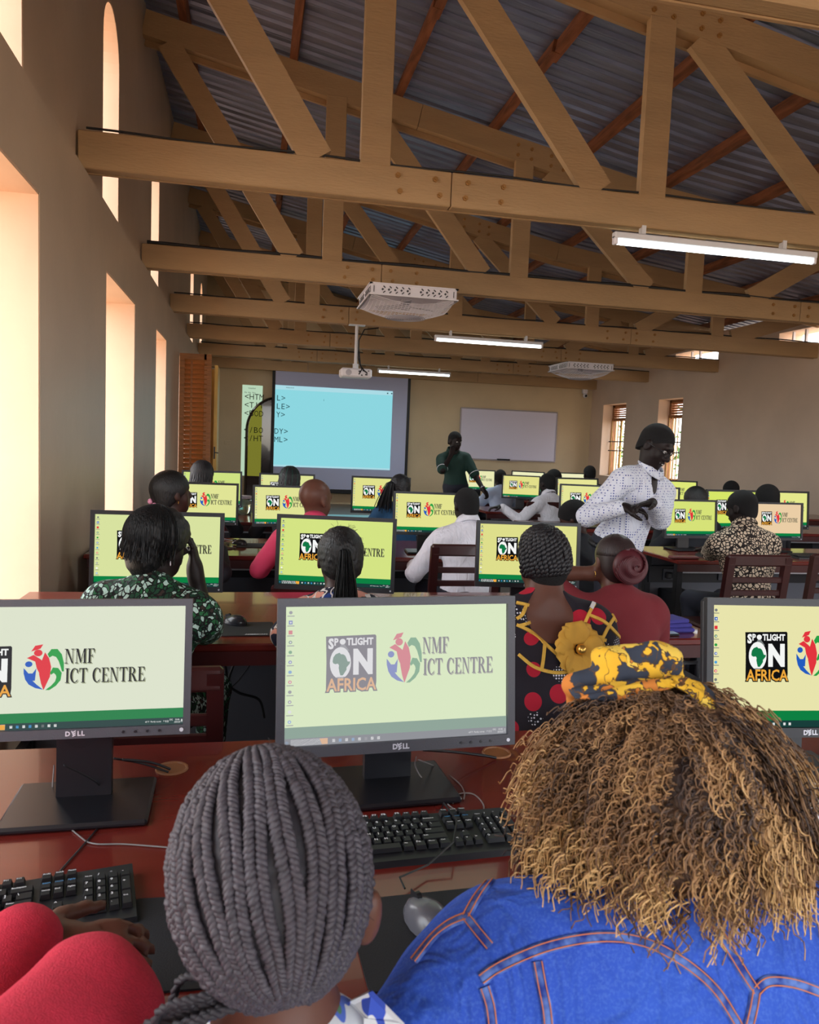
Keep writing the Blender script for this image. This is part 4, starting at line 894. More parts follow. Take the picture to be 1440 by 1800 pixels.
# ------------------------------------------------------------------ chairs
def chair(x, y, rz, label, slats=4, top=.92):
    t = thing('slatted_chair',(x,y,0),label,'chair','dark wooden slatted chairs',rz=rz); w_=.21
    m=MB(); m.rbox((0,0,.44),(.44,.42,.035),.01); m.build('seat',M['chair_wood'],t)
    for sx in(-1,1):
        m=MB(); m.rbox((sx*(w_-.02),.18,.21),(.04,.04,.42),.005); m.build('leg',M['chair_wood'],t)
        m=MB(); m.beam((sx*(w_-.02),-.19,0),(sx*(w_-.02),-.20,.46),.04,.045,up=(1,0,0)); m.build('leg',M['chair_wood'],t)
        m=MB(); m.beam((sx*(w_-.02),-.20,.44),(sx*(w_-.02),-.26,top),.045,.04,up=(1,0,0)); m.build('back_post',M['chair_wood'],t)
        m=MB(); m.rbox((sx*(w_-.02),0,.2),(.025,.38,.03),.004); m.build('side_rail',M['chair_wood'],t)
    m=MB(); m.rbox((0,-.26,top-.02),(.42,.03,.07),.008); m.build('top_rail',M['chair_wood'],t)
    for k in range(slats):
        z=.54+k*(top-.14-.54)/(slats-1)+.0; m=MB(); m.rbox((0,-.205-.06*(z-.44)/(top-.44),z),(.36,.016,.035),.004); m.build('slat',M['chair_wood'],t)
    return t
def chair_px(px, py, y, lab, **k):
    p=at_y(px,py,y); return chair(p[0], y+.26, k.pop('rz',0), lab, **k)
chair_px(820,974,4.30,'dark slatted chair behind the white-shirted man at the third desk')
chair_px(1335,985,4.02,'dark slatted chair behind the man in the patterned shirt')
chair_px(958,893,8.0,'dark slatted chair below the reaching white-shirted man')
chair_px(252,1135,2.12,'dark red chair under the woman in the green dress, left of the hanging cables',top=.86)
chair_px(640,1135,2.25,'dark chair hidden behind the central monitor',top=.82)
chair_px(1480,985,4.1,'dark slatted chair cut by the right edge of the photo')
# ------------------------------------------------------------------ people
mat('skin_dark', srgb(66,42,36), rough=.45, noise=.08, nscale=12); mat('skin_mid', srgb(98,62,50), rough=.45, noise=.08, nscale=12); mat('skin_deep', srgb(32,21,20), rough=.5, noise=.08, nscale=12)
mat('hair_black', srgb(13,12,14), rough=.5, bump=.5, bscale=160, stretch=(1,1,.2)); mat('hair_braid', srgb(26,24,28), rough=.5); mat('hair_cap', srgb(14,12,14), rough=.9, bump=.6, bscale=300)
mat('hair_maroon', srgb(84,28,36), rough=.45); mat('hair_green', srgb(20,60,50), rough=.45); mat('hair_brown', srgb(46,30,30), rough=.45)
mat('hair_hazed', srgb(40,36,43), rough=.65, noise=.25, nscale=60); mat('hair_hazed_lit', srgb(70,65,73), rough=.6, noise=.3, nscale=90)  # black hair greyed by light and haze; brighter lit copy for the ridges
mat('cloth_white', srgb(238,236,246), rough=.8, noise=.04, nscale=20, bump=.5, bscale=18); mat('cloth_lightblue', srgb(190,204,232), rough=.8, bump=.4, bscale=20)
mat('cloth_pink', srgb(214,60,98), rough=.8, bump=.4, bscale=16); mat('cloth_red', srgb(200,40,66), rough=.95, noise=.12, nscale=160, bump=.3, bscale=500)
mat('cloth_maroon', srgb(122,36,44), rough=.85, bump=.3, bscale=20); mat('cloth_dkgreen', srgb(18,52,44), rough=.8, bump=.3, bscale=20); mat('cloth_teal', srgb(20,70,110), rough=.8); mat('cloth_black', srgb(26,26,34), rough=.85); mat('trouser_dark', srgb(28,30,44), rough=.8)
mat('eye_white', srgb(220,214,210), rough=.3); mat('eye_dark', srgb(20,12,10), rough=.15); mat('teeth', srgb(225,220,212), rough=.3); mat('lens_dark', srgb(18,18,22), rough=.1); mat('gold', srgb(230,180,90), rough=.25, metal=.8); mat('nail', srgb(168,128,118), rough=.3); mat('nail_white', srgb(235,225,232), rough=.25)
for q_ in ('skin_dark','skin_mid','skin_deep'): MATS[q_].node_tree.nodes['Principled BSDF'].inputs['Specular IOR Level'].default_value=.28
def pattern(name, build, rough=.85):
    m = bpy.data.materials.new(name); m.use_nodes=True; n=m.node_tree; b=n.nodes['Principled BSDF']; b.inputs['Roughness'].default_value=rough
    tc_=n.nodes.new('ShaderNodeTexCoord'); out=build(n,tc_.outputs['Object']); n.links.new(out,b.inputs['Base Color']); MATS[name]=m; return m
def nod(n,t,**kw):
    x=n.nodes.new(t)
    for k,v in kw.items(): setattr(x,k,v)
    return x
def voro(n,co,scale,feature='F1',rnd=1.0):
    x=nod(n,'ShaderNodeTexVoronoi',feature=feature); x.inputs['Scale'].default_value=scale; x.inputs['Randomness'].default_value=rnd; n.links.new(co,x.inputs['Vector']); return x
def ramp(n,src,stops,interp='CONSTANT'):
    r=nod(n,'ShaderNodeValToRGB'); r.color_ramp.interpolation=interp; e=r.color_ramp.elements
    while len(e)<len(stops): e.new(.5)
    for i,(p,c) in enumerate(stops): e[i].position=p; e[i].color=c
    n.links.new(src,r.inputs[0]); return r.outputs[0]
def mixc(n,f,a,b):
    m=nod(n,'ShaderNodeMix',data_type='RGBA'); n.links.new(f,m.inputs['Factor'])
    for s_,v in (('A',a),('B',b)):
        if isinstance(v,tuple): m.inputs[s_].default_value=v
        else: n.links.new(v,m.inputs[s_])
    return m.outputs['Result']
def distort(n,co,scale,amt):
    x=nod(n,'ShaderNodeTexNoise'); x.inputs['Scale'].default_value=scale; n.links.new(co,x.inputs['Vector']); a=nod(n,'ShaderNodeVectorMath',operation='SUBTRACT'); n.links.new(x.outputs['Color'],a.inputs[0]); a.inputs[1].default_value=(.5,.5,.5)
    s_=nod(n,'ShaderNodeVectorMath',operation='SCALE'); n.links.new(a.outputs[0],s_.inputs[0]); s_.inputs['Scale'].default_value=amt; d=nod(n,'ShaderNodeVectorMath',operation='ADD'); n.links.new(co,d.inputs[0]); n.links.new(s_.outputs[0],d.inputs[1]); return d.outputs[0]
K0=(0,0,0,1); K1=(1,1,1,1)
def b_green(n,co):
    co=distort(n,co,18,.05); v=voro(n,co,62,'DISTANCE_TO_EDGE'); c=voro(n,co,62); 
    base=ramp(n,c.outputs['Color'],[(0,srgb(24,70,48)),(.35,srgb(190,222,212)),(.6,srgb(40,110,66)),(.75,srgb(60,46,40)),(.85,srgb(30,84,56))])
    return mixc(n,ramp(n,v.outputs[0],[(0,K1),(.10,K0)]),base,srgb(8,14,14))
pattern('print_green',b_green)
def b_giraffe(n,co):
    v=voro(n,co,46,'DISTANCE_TO_EDGE'); return ramp(n,v.outputs[0],[(0,srgb(30,18,16)),(.13,srgb(214,194,170))])
pattern('print_giraffe',b_giraffe)
def b_floral(n,co):
    co=distort(n,co,14,.12); w_=nod(n,'ShaderNodeTexWave'); w_.inputs['Scale'].default_value=9; w_.inputs['Distortion'].default_value=9; w_.inputs['Detail'].default_value=1; n.links.new(co,w_.inputs['Vector'])
    c=voro(n,co,18); base=ramp(n,c.outputs['Color'],[(0,srgb(20,24,48)),(.45,srgb(30,60,130)),(.55,srgb(220,150,130)),(.68,srgb(24,30,50)),(.85,srgb(210,190,130))]); return mixc(n,ramp(n,w_.outputs['Fac'],[(0,K1),(.12,K0)]),base,srgb(225,220,215))
pattern('print_floral',b_floral)
def b_dots(n,co):
    v=voro(n,co,66,'F1',0.0); return ramp(n,v.outputs['Distance'],[(0,srgb(84,96,160)),(.28,srgb(222,224,236))])
pattern('print_dots',b_dots)
def b_dress(n,co):
    c=voro(n,co,12.5,'F1',.35); big=ramp(n,c.outputs['Distance'],[(0,K1),(.40,K0)]); d=voro(n,co,110,'F1',0); fine=ramp(n,d.outputs['Distance'],[(0,K1),(.33,K0)])
    sel=ramp(n,c.outputs['Color'],[(0,K1),(.52,K0)]); inside=mixc(n,sel,mixc(n,fine,srgb(22,18,30),srgb(225,225,235)),srgb(176,14,44)); return mixc(n,big,srgb(26,18,30),inside)
pattern('print_dress',b_dress)
def b_scarf(n,co):
    co=distort(n,co,26,.10); co=distort(n,co,60,.03); c=voro(n,co,30); v=voro(n,co,30,'DISTANCE_TO_EDGE'); base=ramp(n,c.outputs['Color'],[(0,srgb(226,176,44)),(.36,srgb(232,196,80)),(.50,srgb(204,124,50)),(.60,srgb(46,54,70)),(.76,srgb(230,184,56))]); return mixc(n,ramp(n,v.outputs[0],[(0,K1),(.025,K0)]),base,srgb(90,60,34))
pattern('print_scarf',b_scarf)
def b_bluefl(n,co):
    co=distort(n,co,10,.2); w_=nod(n,'ShaderNodeTexNoise'); w_.inputs['Scale'].default_value=14; n.links.new(co,w_.inputs['Vector']); return ramp(n,w_.outputs[0],[(0,srgb(60,90,200)),(.42,srgb(225,230,235)),(.56,srgb(90,120,215)),(.64,srgb(90,140,110)),(.7,srgb(230,232,236))])
pattern('print_bluewhite',b_bluefl)
def b_denim(n,co):
    x=nod(n,'ShaderNodeTexNoise'); x.inputs['Scale'].default_value=4; x.inputs['Detail'].default_value=3; n.links.new(co,x.inputs['Vector']); y_=nod(n,'ShaderNodeTexNoise'); y_.inputs['Scale'].default_value=320; n.links.new(co,y_.inputs['Vector'])
    a=ramp(n,x.outputs[0],[(.3,srgb(36,76,184)),(.7,srgb(50,98,212))],'LINEAR'); return mixc(n,ramp(n,y_.outputs[0],[(.45,K0),(.8,(.3,.3,.3,1))],'LINEAR'),a,srgb(110,150,225))
pattern('denim',b_denim); 
def b_denim2(n,co):
    y_=nod(n,'ShaderNodeTexNoise'); y_.inputs['Scale'].default_value=70; n.links.new(co,y_.inputs['Vector']); return ramp(n,y_.outputs[0],[(.35,srgb(26,52,140)),(.66,srgb(96,130,205))],'LINEAR')
pattern('denim_seam',b_denim2); mat('stitch',srgb(206,120,70),rough=.7)
m_=mat('curl',(1,1,1,1),rough=.55); n=m_.node_tree; at_=n.nodes.new('ShaderNodeAttribute'); at_.attribute_name='Col'; n.links.new(at_.outputs['Color'],n.nodes['Principled BSDF'].inputs['Base Color'])
for nm in ('cloth_white','print_dots','denim','print_green'):
    n=M[nm].node_tree; x=n.nodes.new('ShaderNodeTexNoise'); x.inputs['Scale'].default_value=9; x.inputs['Distortion'].default_value=2.2; tc_=n.nodes.new('ShaderNodeTexCoord'); mp=n.nodes.new('ShaderNodeMapping'); mp.inputs['Scale'].default_value=(1.6,1.6,.7); n.links.new(tc_.outputs['Object'],mp.inputs[0]); n.links.new(mp.outputs[0],x.inputs['Vector']); bp=n.nodes.new('ShaderNodeBump'); bp.inputs['Strength'].default_value=.55; bp.inputs['Distance'].default_value=.03; n.links.new(x.outputs[0],bp.inputs['Height']); n.links.new(bp.outputs[0],n.nodes['Principled BSDF'].inputs['Normal'])
def unit(v): v=np.array(v,float); return v/(np.linalg.norm(v)+1e-12)
def frame(yaw=0, pitch=0, roll=0):       # columns right, forward, up ; yaw>0 turns to the left, pitch<0 looks down
    R = Matrix.Rotation(math.radians(yaw),3,'Z')@Matrix.Rotation(math.radians(pitch),3,'X')@Matrix.Rotation(math.radians(roll),3,'Y'); return np.array(R)
def head_prims(c, R, s=1.0, ears=True, fine=False):
    P=lambda x,y,z: c+R@(np.array([x,y,z])*s); r=lambda *a: np.array(a)*s
    out=[El(P(0,-.012,.030),r(.074,.092,.083),R), El(P(0,.030,-.035),r(.058,.055,.078),R,.03), El(P(0,.050,-.082),r(.028,.026,.022),R,.02),
         El(P(.038,.040,-.030),r(.022,.025,.025),R,.02), El(P(-.038,.040,-.030),r(.022,.025,.025),R,.02),
         C(P(0,.083,.010),P(0,.098,-.022),.009*s,.014*s,.012), El(P(.014,.088,-.026),r(.010,.010,.008),R,.008), El(P(-.014,.088,-.026),r(.010,.010,.008),R,.008),
         C(P(-.030,.074,.030),P(.030,.074,.030),.012*s,None,.02)]
    if fine: out+=[El(P(.030,.088,.010),r(.015,.012,.010),R,.010,True),El(P(-.030,.088,.010),r(.015,.012,.010),R,.010,True)]
    out+=[C(P(-.017,.084,-.050),P(.017,.084,-.050),.0065*s,None,.006),C(P(-.014,.081,-.061),P(.014,.081,-.061),.0075*s,None,.006)]
    if ears:
        for e in (-1,1): out+=[El(P(e*.077,-.004,-.004),r(.010,.020,.031),R,.012),El(P(e*.086,.004,-.002),r(.006,.010,.018),R,.004,True)]
    return out
def hand_prims(w, d, nrm, thumb, curl=.5, s=1.0, spread=1.0):
    """w wrist, d towards fingers, nrm = palm facing, thumb=+1/-1 side along cross(d,nrm)"""
    d=unit(d); nrm=unit(np.array(nrm)-d*np.dot(nrm,d)); sd=np.cross(d,nrm)*thumb; R=np.array([sd,d,nrm]).T; out=[El(w+d*.048*s,np.array([.040,.052,.017])*s,R,.015),C(w-d*.02*s,w+d*.02*s,.024*s,.026*s,.02)]
    for i,(o,L) in enumerate(((.030,.072),(.010,.080),(-.011,.075),(-.031,.058))):
        p=w+(d*.088+sd*o)*s; a=curl*.45; dir_=d+sd*(o*1.2*spread)
        for j,(f_,rr) in enumerate(((.44,.0095),(.31,.0085),(.25,.0078))):
            dd=unit(dir_*math.cos(a)+nrm*math.sin(a)); q=p+dd*L*f_*s; out.append(C(p,q,rr*s,rr*.93*s,.005)); p=q; a+=curl*.95
    p=w+(d*.022+sd*.030)*s; dd=unit(sd*.75+d*.65+nrm*.3)
    for L,rr in ((.040,.0135),(.032,.011),(.026,.0095)): q=p+dd*L*s; out.append(C(p,q,rr*s,rr*.9*s,.008)); p=q; dd=unit(dd+d*.45+nrm*.25*curl)
    return out
def ik(sh, wr, hint, l1=.285, l2=.255):
    v=wr-sh; D=np.linalg.norm(v); 
    if D>l1+l2-.005: wr=sh+v/D*(l1+l2-.005); v=wr-sh; D=l1+l2-.005
    a=(l1*l1-l2*l2+D*D)/(2*D); h=math.sqrt(max(l1*l1-a*a,0)); u=v/D; hh=np.array(hint,float); hh=unit(hh-u*np.dot(hh,u)); return sh+u*a+hh*h, wr
def person(label, hc, yaw=0, head=(0,0,0), hs=1.0, skin='skin_dark', top='cloth_white', sleeve=1.0, legs='trouser_dark', sit=True, hands=(None,None), hips=None, sw=.17, res=.011, lean=(0,-.13), topres=None,
           build=1.0, wrinkle=.004, hair=None, neck=.052, group='seated students', collar=None, rest=True, curl=.5, fine=False, nape_cut=None, name='person', shade=None, extra_top=(), carve=(), nbz=-.155, nbx=0., seat=None, elbows=(None,None), handdir=(None,None), infl=.012):
    hc=np.array(hc,float); Rh=frame(*head); Rb=frame(yaw,0,0); rx=Rb[:,0]; fy=Rb[:,1]
    if hips is None: hips=np.array([hc[0],hc[1],.555])+fy*lean[1]+rx*lean[0]
    hips=np.array(hips,float); nb=hc+np.array([nbx,0,nbz*hs])-fy*.035-Rh[:,2]*.0; up=unit(nb-hips); L=np.linalg.norm(nb-hips); k=L/.52
    f2=unit(fy-up*np.dot(fy,up)); r2=np.cross(f2,up); RT=np.array([r2,f2,up]).T; T=lambda x,y,z: nb+r2*x*build+f2*y+up*z*k
    t=thing(name,(float(hips[0]),float(hips[1]),0),label,'person',group); org=(hips[0],hips[1],0); B=build
    torso=[El(hips+up*.02,np.array([.165*B,.125,.11]),RT,.05),El(T(0,.005,-.36),np.array([.138*B,.108,.13*k]),RT,.05),El(T(0,.0,-.19),np.array([.155*B,.108,.17*k]),RT,.05),
           C(T(-sw*.86,-.005,-.075),T(sw*.86,-.005,-.075),.060,None,.05),C(T(0,-.02,.02),T(sw*.75,-.01,-.05),.046,.05,.04),C(T(0,-.02,.02),T(-sw*.75,-.01,-.05),.046,.05,.04)]
    body=list(torso); clothT=list(torso)+list(extra_top)
    body+=[C(nb-up*.03,hc-Rh[:,2]*.05-Rh[:,1]*.012,neck*1.08,neck,.03)]+head_prims(hc,Rh,hs,fine=fine)
    wrists=[]
    for i,e in enumerate((-1,1)):
        sh=T(e*sw,-.0,-.085); tgt=hands[i]
        if tgt is None: tgt=hips+rx*e*.17+fy*.42+np.array([0,0,.24]) if sit else hips+rx*e*.26+fy*.06+np.array([0,0,-.10])
        tgt=np.array(tgt,float); el,wr=ik(sh,tgt,rx*e*.6-fy*.25+np.array([0,0,-.8]))
        if elbows[i] is not None: el=np.array(elbows[i],float); wr=tgt
        arm=[C(sh,el,.053,.041,.03),C(el,wr,.040,.027,.015)]; body+=arm
        hd=handdir[i]; d,nn=(hd[0],hd[1]) if hd else (unit(unit(wr-el)+fy*.4),(0,0,-1))
        body+=hand_prims(wr,d,nn,(1 if i==1 else -1)*(-1),curl); wrists.append((wr,el,sh))
        if sleeve>=.99: clothT+=[C(sh,el,.060,.048,.03),C(el,el+(wr-el)*.93,.047,.034,.015)]
        else: q=sh+(el-sh)*min(1,sleeve*1.6); clothT+=[C(sh,q,.062,.056,.03)]
    lg=[]
    for e in (-1,1):
        h0=hips+rx*e*.085*B+np.array([0,0,-.01])
        if sit: kn=h0+fy*.40+rx*e*.04+np.array([0,0,-.02]); an=kn-fy*.06; an[2]=.09
        else: kn=h0+fy*.02; kn[2]=hips[2]*.53; an=kn-fy*.03; an[2]=.09
        lg+=[C(h0,kn,.078,.052,.03),C(kn,an,.050,.036,.02)]; toe=an+fy*.15; toe[2]=.035; body+=[C(an-[0,0,.045],toe,.036,.03,.02)]
    body+=lg
    sk=M[skin]; o=blob('body',body,res,sk,t,org=org)
    trunk=[El(hips+up*.0,np.array([.165*B,.125,.10]),RT,.05)]+lg; blob('trousers',trunk,max(res,.019),M[legs],t,infl=.014,org=org)
    ct=clothT+([Cut(hips-up*.06*1,-up)] if True else [])
    ct+=[El(T(a_,b_,c_),np.array(r_),RT,.012,True) for (a_,b_,c_),r_ in carve]
    top_o=blob('top',ct,topres or res,M[top],t,infl=infl,wrinkle=wrinkle,org=org)
    if collar:
        m=MB(); n_=28; ring=[]
        c0=nb+up*.060; 
        for a in np.linspace(0,2*PI,n_,endpoint=False): ring.append((math.cos(a),math.sin(a)))
        A_=[c0+r2*x*(neck+.018)+f2*(y*(neck+.018)+.0)+up*(.022-.030*y) for x,y in ring]; B_=[c0+r2*x*(neck+.040)+f2*(y*(neck+.038))+up*(-.022-.030*y) for x,y in ring]; Cc=[a-up*.006 -r2*0 for a in A_]
        V=[tuple(v-np.array(org)) for v in A_+B_+[b-up*.004-unit(b-c0)*.006 for b in B_]+[a-unit(a-c0)*.006 for a in A_]]; F_=[(i+j*n_,(i+1)%n_+j*n_,(i+1)%n_+((j+1)%4)*n_,i+((j+1)%4)*n_) for j in range(4) for i in range(n_)]
        m.add(V,F_); m.build('collar',M[collar],t,True)
    if hair: hair(t,hc,Rh,hs,org)
    if seat: chair(float(hips[0]),float(hips[1])+.02,math.radians(yaw),seat,2,.66)
    return dict(root=t,nb=nb,up=up,R=RT,hc=hc,Rh=Rh,wr=wrists,org=org,T=T,hips=hips,top=top_o)
# --- hair styles
def hp(hc,R,hs,org): return lambda x,y,z: hc+R@(np.array([x,y,z])*hs)-np.array(org)
def cap_prims(hc,R,hs,inf=.006,low=0.0,tall=0.0):
    P=lambda x,y,z: hc+R@(np.array([x,y,z])*hs); return [El(P(0,-.012,.032+tall*.5),(np.array([.074,.092,.083+tall*.5])+inf)*hs,R), El(P(0,-.045,-.030),(np.array([.058,.045,.055])+inf)*hs,R,.03), Cut(P(0,.0,-.009-low),R@np.array([0,.62,-.78]))]
def hair_cap(matn='hair_cap',inf=.006,low=0,tall=0,res=.007):
    def f(t,hc,R,hs,org): blob('hair',cap_prims(hc,R,hs,inf,low,tall),res,M[matn],t,org=org)
    return f
def strandpath(P,th,phi0,phi1,n,rad=(.080,.098,.090),c=(0,-.012,.030)):   # great arcs over the skull
    out=[]
    for a in np.linspace(phi0,phi1,n): out.append(P(c[0]+rad[0]*math.sin(a)*math.cos(th),c[1]+rad[1]*math.sin(a)*math.sin(th),c[2]+rad[2]*math.cos(a)))
    return out
def rope(mb,pts,r,turns,n=6,strands=2,sub=3):     # twisted rope: strands winding about the path
    P=[Vector(p) for p in pts]; D=[]; 
    for i in range(len(P)-1):
        for k in range(sub): D.append(P[i].lerp(P[i+1],k/sub))
    D.append(P[-1]); m=len(D); u=(D[1]-D[0]).orthogonal().normalized(); S=[[] for _ in range(strands)]
    for i in range(m):
        t=(D[min(i+1,m-1)]-D[max(i-1,0)]).normalized(); u=(u-t*u.dot(t)).normalized(); w_=t.cross(u); a=2*PI*turns*i/m; tp=1-.35*(i/m)
        for s_ in range(strands): b=a+2*PI*s_/strands; S[s_].append(D[i]+(u*math.cos(b)+w_*math.sin(b))*r*.55*tp)
    for s_ in S: mb.tube(s_,r*.62,n)
def hair_braids(matn='hair_braid',hang=.10,n=34,r=.0055,streak=None,tie=False,back=True,res=.008):
    def f(t,hc,R,hs,org):
        blob('hair',cap_prims(hc,R,hs,.008,.012),res,M['hair_cap'],t,org=org); P=hp(hc,R,hs,org); m=MB(); m2=MB()
        for i in range(n):
            th=PI+.15+ (PI-.3)*i/(n-1)      # around the back half
            th2=th if i%2 else th
            pts=strandpath(P,th2,.25+(.15 if i%2 else 0),1.75,9)
            e=np.array(pts[-1]); dn=R@np.array([0,-.15,-1])*hs
            for k in range(1,5): pts.append(e+dn*hang*k/4+np.array([rng.uniform(-.004,.004),rng.uniform(-.004,.004),0]))
            (m2 if (streak and i%5==2) else m).tube(pts,r*hs*1.25,5,rr=[r*hs*(1.15+.25*math.sin(j*2.4)) for j in range(len(pts))])
        for th in np.linspace(.35,PI-.35,9):
            pts=strandpath(P,th,.0,.72,6); m.tube(pts,r*hs,5)
        m.build('braids',M[matn],t,True)['kind']='stuff'
        if streak: m2.build('braids',M[streak],t,True)['kind']='stuff'
    return f
def hair_twists(t,hc,R,hs,org):       # rope twists drawn over the crown
    blob('hair',cap_prims(hc,R,hs,.012,.045),.006,M['hair_cap'],t,org=org); P=hp(hc,R,hs,org); m=MB()
    for i in range(19):
        th=PI*1.0+.05+(PI-.1)*i/18; w0=rng.uniform(-.12,.12)
        pts=[]
        for j,a in enumerate(np.linspace(.12+(.18 if i%2 else 0),2.45,16)):
            rr=(.086,.104,.098); q_=1+max(0,a-1.65)*.32; thj=th+w0*math.sin(j*.8); pts.append(P(q_*rr[0]*math.sin(a)*math.cos(thj),-.012+q_*rr[1]*math.sin(a)*math.sin(thj),.030+rr[2]*math.cos(a)*(1.0 if a<1.6 else 1.0)))
        rope(m,pts,.0125*hs,7,6)
    for th in np.linspace(.3,PI-.3,9): rope(m,strandpath(P,th,.0,.85,8,(.086,.104,.098)),.011*hs,4,6)
    m.build('twists',M['hair_braid'],t,True)['kind']='stuff'
def hair_bun(matn='hair_maroon',r_=.072):
    def f(t,hc,R,hs,org):
        blob('hair',cap_prims(hc,R,hs,.007,.02),.006,M['hair_brown'],t,org=org); P=hp(hc,R,hs,org); m=MB()
        for i in range(44):
            th=PI*.95+(PI*1.1)*i/43; m.tube(strandpath(P,th,.1,1.55,9,(.080,.098,.090)),.0032*hs,4)
        m.build('braids',M['hair_brown'],t,True)['kind']='stuff'
        blob('bun_core',[El(hc+R@(np.array([.008,-.112,-.005])*hs),np.array([r_,.042,r_])*hs,R)],.007,M[matn],t,org=org)
        m=MB()
        for q in range(15):               # braids coiled round the bun
            rr=r_*(.15+.9*q/15); ph=q*.7; pts=[]
            for a in np.linspace(0,2*PI*.72,18): z_=.012*math.sin(a*1.0); pts.append(P(.008+rr*math.cos(a+ph*.35),-.113-.050*math.sqrt(max(0,1.05-(rr/r_)**2))-.004*math.sin(a+q),-.005+rr*math.sin(a+ph*.35)))
            m.tube(pts,.0042*hs,5)
        m.build('bun_coils',M[matn],t,True)['kind']='stuff'
    return f
def hair_pony(tail=.30,matn='hair_black',fuzz=True,side=0,r=.03,sweep=0):
    def f(t,hc,R,hs,org):
        pr=cap_prims(hc,R,hs,.012,.0); blob('hair',pr,.006,M[matn],t,org=org,wrinkle=.0015,wf=180); P=hp(hc,R,hs,org); V=[];m=MB()
        for i in range(120):
            a0=rng.uniform(0,2*PI); rr=math.sqrt(rng.uniform(0,1)); x=r*rr*math.cos(a0); y=r*.6*rr*math.sin(a0); L=tail*rng.uniform(.75,1.05); k=rng.uniform(.7,1.3)
            pts=[P(side+x*.3,-.085+y*.3,.055)]
            for j in range(1,8): u=j/7; pts.append(P(side+x*(.5+k*u*1.2)+sweep*u,-.112-.016*math.sin(PI*u)+y*(.5+u),.060-L*u**1.15))
            m.tube(pts,.0030,3,False)
        m.build('ponytail',M[matn],t)['kind']='stuff'
        if fuzz:
            m=MB()
            for i in range(45):
                th=rng.uniform(0,2*PI); a=rng.uniform(.1,1.5); b=np.array([math.sin(a)*math.cos(th),math.sin(a)*math.sin(th),math.cos(a)]); rad=np.array([.086,.104,.095]); q0=rad*b; q1=rad*b*(1+rng.uniform(.03,.10))+rng.normal(size=3)*.014; m.tube([P(*(q0+[0,-.012,.03])),P(*((q0+q1)/2+rng.normal(size=3)*.003+[0,-.012,.03])),P(*(q1+[0,-.012,.03]))],.0006,3,False)
            m.build('flyaway_hair',M[matn],t)['kind']='stuff'
    return f
def hair_bob(t,hc,R,hs,org):
    P=lambda x,y,z: hc+R@(np.array([x,y,z])*hs)
    pr=[El(P(0,-.010,.038),np.array([.096,.112,.098])*hs,R),El(P(0,-.055,-.045),np.array([.070,.050,.065])*hs,R,.04),Cut(P(0,.030,-.012),R@np.array([0,.72,-.70]))]
    blob('hair',pr,.006,M['hair_black'],t,org=org,wrinkle=.002,wf=120); m=MB(); Q=hp(hc,R,hs,org)
    for i in range(150):
        th=rng.uniform(PI*.93,PI*2.07); pts=strandpath(Q,th,rng.uniform(.05,.5),rng.uniform(1.7,2.15),10,(.0975,.1135,.100),(0,-.010,.038)); e=pts[-1]; pts.append(e+R@np.array([rng.normal()*.006,-.004,-rng.uniform(.02,.045)])); m.tube(pts,.0022,3,False)
    m.build('strands',M['hair_black'],t)['kind']='stuff'
def head_at(px, ptop, y, hs=1.0, extra=.012):      # head centre so that its crown shows at (px,ptop) at distance y
    p=at_y(px,ptop,y); p[2]-=(.113+extra)*hs; return p
def earring(d, side, z=-.045, r=.009, mt_='gold'):
    P=hp(d['hc'],d['Rh'],1.0,d['org']); c=P(side*.084,.0,z); m=MB(); m.tube([tuple(c+np.array([0,r*math.cos(a),r*math.sin(a)])) for a in np.linspace(0,2*PI,13)],.0016,5,False); m.build('earring',M[mt_],d['root'])
# ---------------- second row
hc=head_at(280,888,2.78,1.04,.022); w2=at_y(343,1004,2.86)
d=person('woman in a green leaf-print dress with a short black bob, hand raised to her face',hc,yaw=-18,head=(-52,-4,4),hs=1.04,top='print_green',legs='print_green',skin='skin_deep',sleeve=.5,res=.0082,topres=.010,
 hands=(None,tuple(w2)),elbows=(None,tuple(at_y(361,1104,2.86))),handdir=(None,((-.10,.2,1),(-1,.1,0))),sw=.175,hair=hair_bob,lean=(-.02,-.13),curl=.9,build=1.05)
earring(d,1,-.048,.007,'nail_white'); m=MB(); N_=d['nb']; pts=[N_+d['up']*(.02-.05*k)-d['R'][:,1]*(.105-.004*(3-k)**2+ .02*(k>1)) for k in range(6)]; m.tube([tuple(p-np.array(d['org'])) for p in pts],.004,5); m.build('zip',M['alu'],d['root'])
hc=head_at(600,926,2.80,.98,.014)
d=person('woman with a long black ponytail and navy floral blouse, seen from behind',hc,yaw=0,head=(2,-8,0),hs=1.0,top='print_floral',sleeve=1,res=.009,hair=hair_pony(.30),sw=.145,build=.92,hands=((hc[0]-.09,3.02,.80),(hc[0]+.09,3.02,.80)),elbows=((hc[0]-.185,2.76,.80),(hc[0]+.185,2.76,.80)))
hc=head_at(957,922,2.40,.94,.024)
DR=person('woman with black rope-twist hair, dark red-dotted dress with yellow flower',hc,yaw=-4,head=(6,-12,-4),hs=.93,top='print_dress',legs='print_dress',skin='skin_mid',sleeve=.6,res=.009,topres=.0085,carve=[((0,-.115,.015),(.095,.060,.115))],hair=hair_twists,sw=.170,build=1.06,seat='dark chair under the woman in the red-dotted dress',neck=.060,wrinkle=.002)
hc=head_at(1083,937,2.80,.95,.012); e_=at_y(1048,1007,2.82)
d=person('woman with dark red braids in a bun and maroon top, hand at neck',hc,yaw=6,head=(2,-4,0),hs=.95,top='cloth_maroon',seat='dark chair under the woman in the maroon top',skin='skin_mid',sleeve=.5,res=.0088,topres=.009,hair=hair_bun(),sw=.155,build=.95,lean=(0,-.14),hands=(tuple(e_),None),handdir=(((.9,.1,.25),(.2,1,0)),None),curl=.8)
earring(d,-1,-.045,.011)
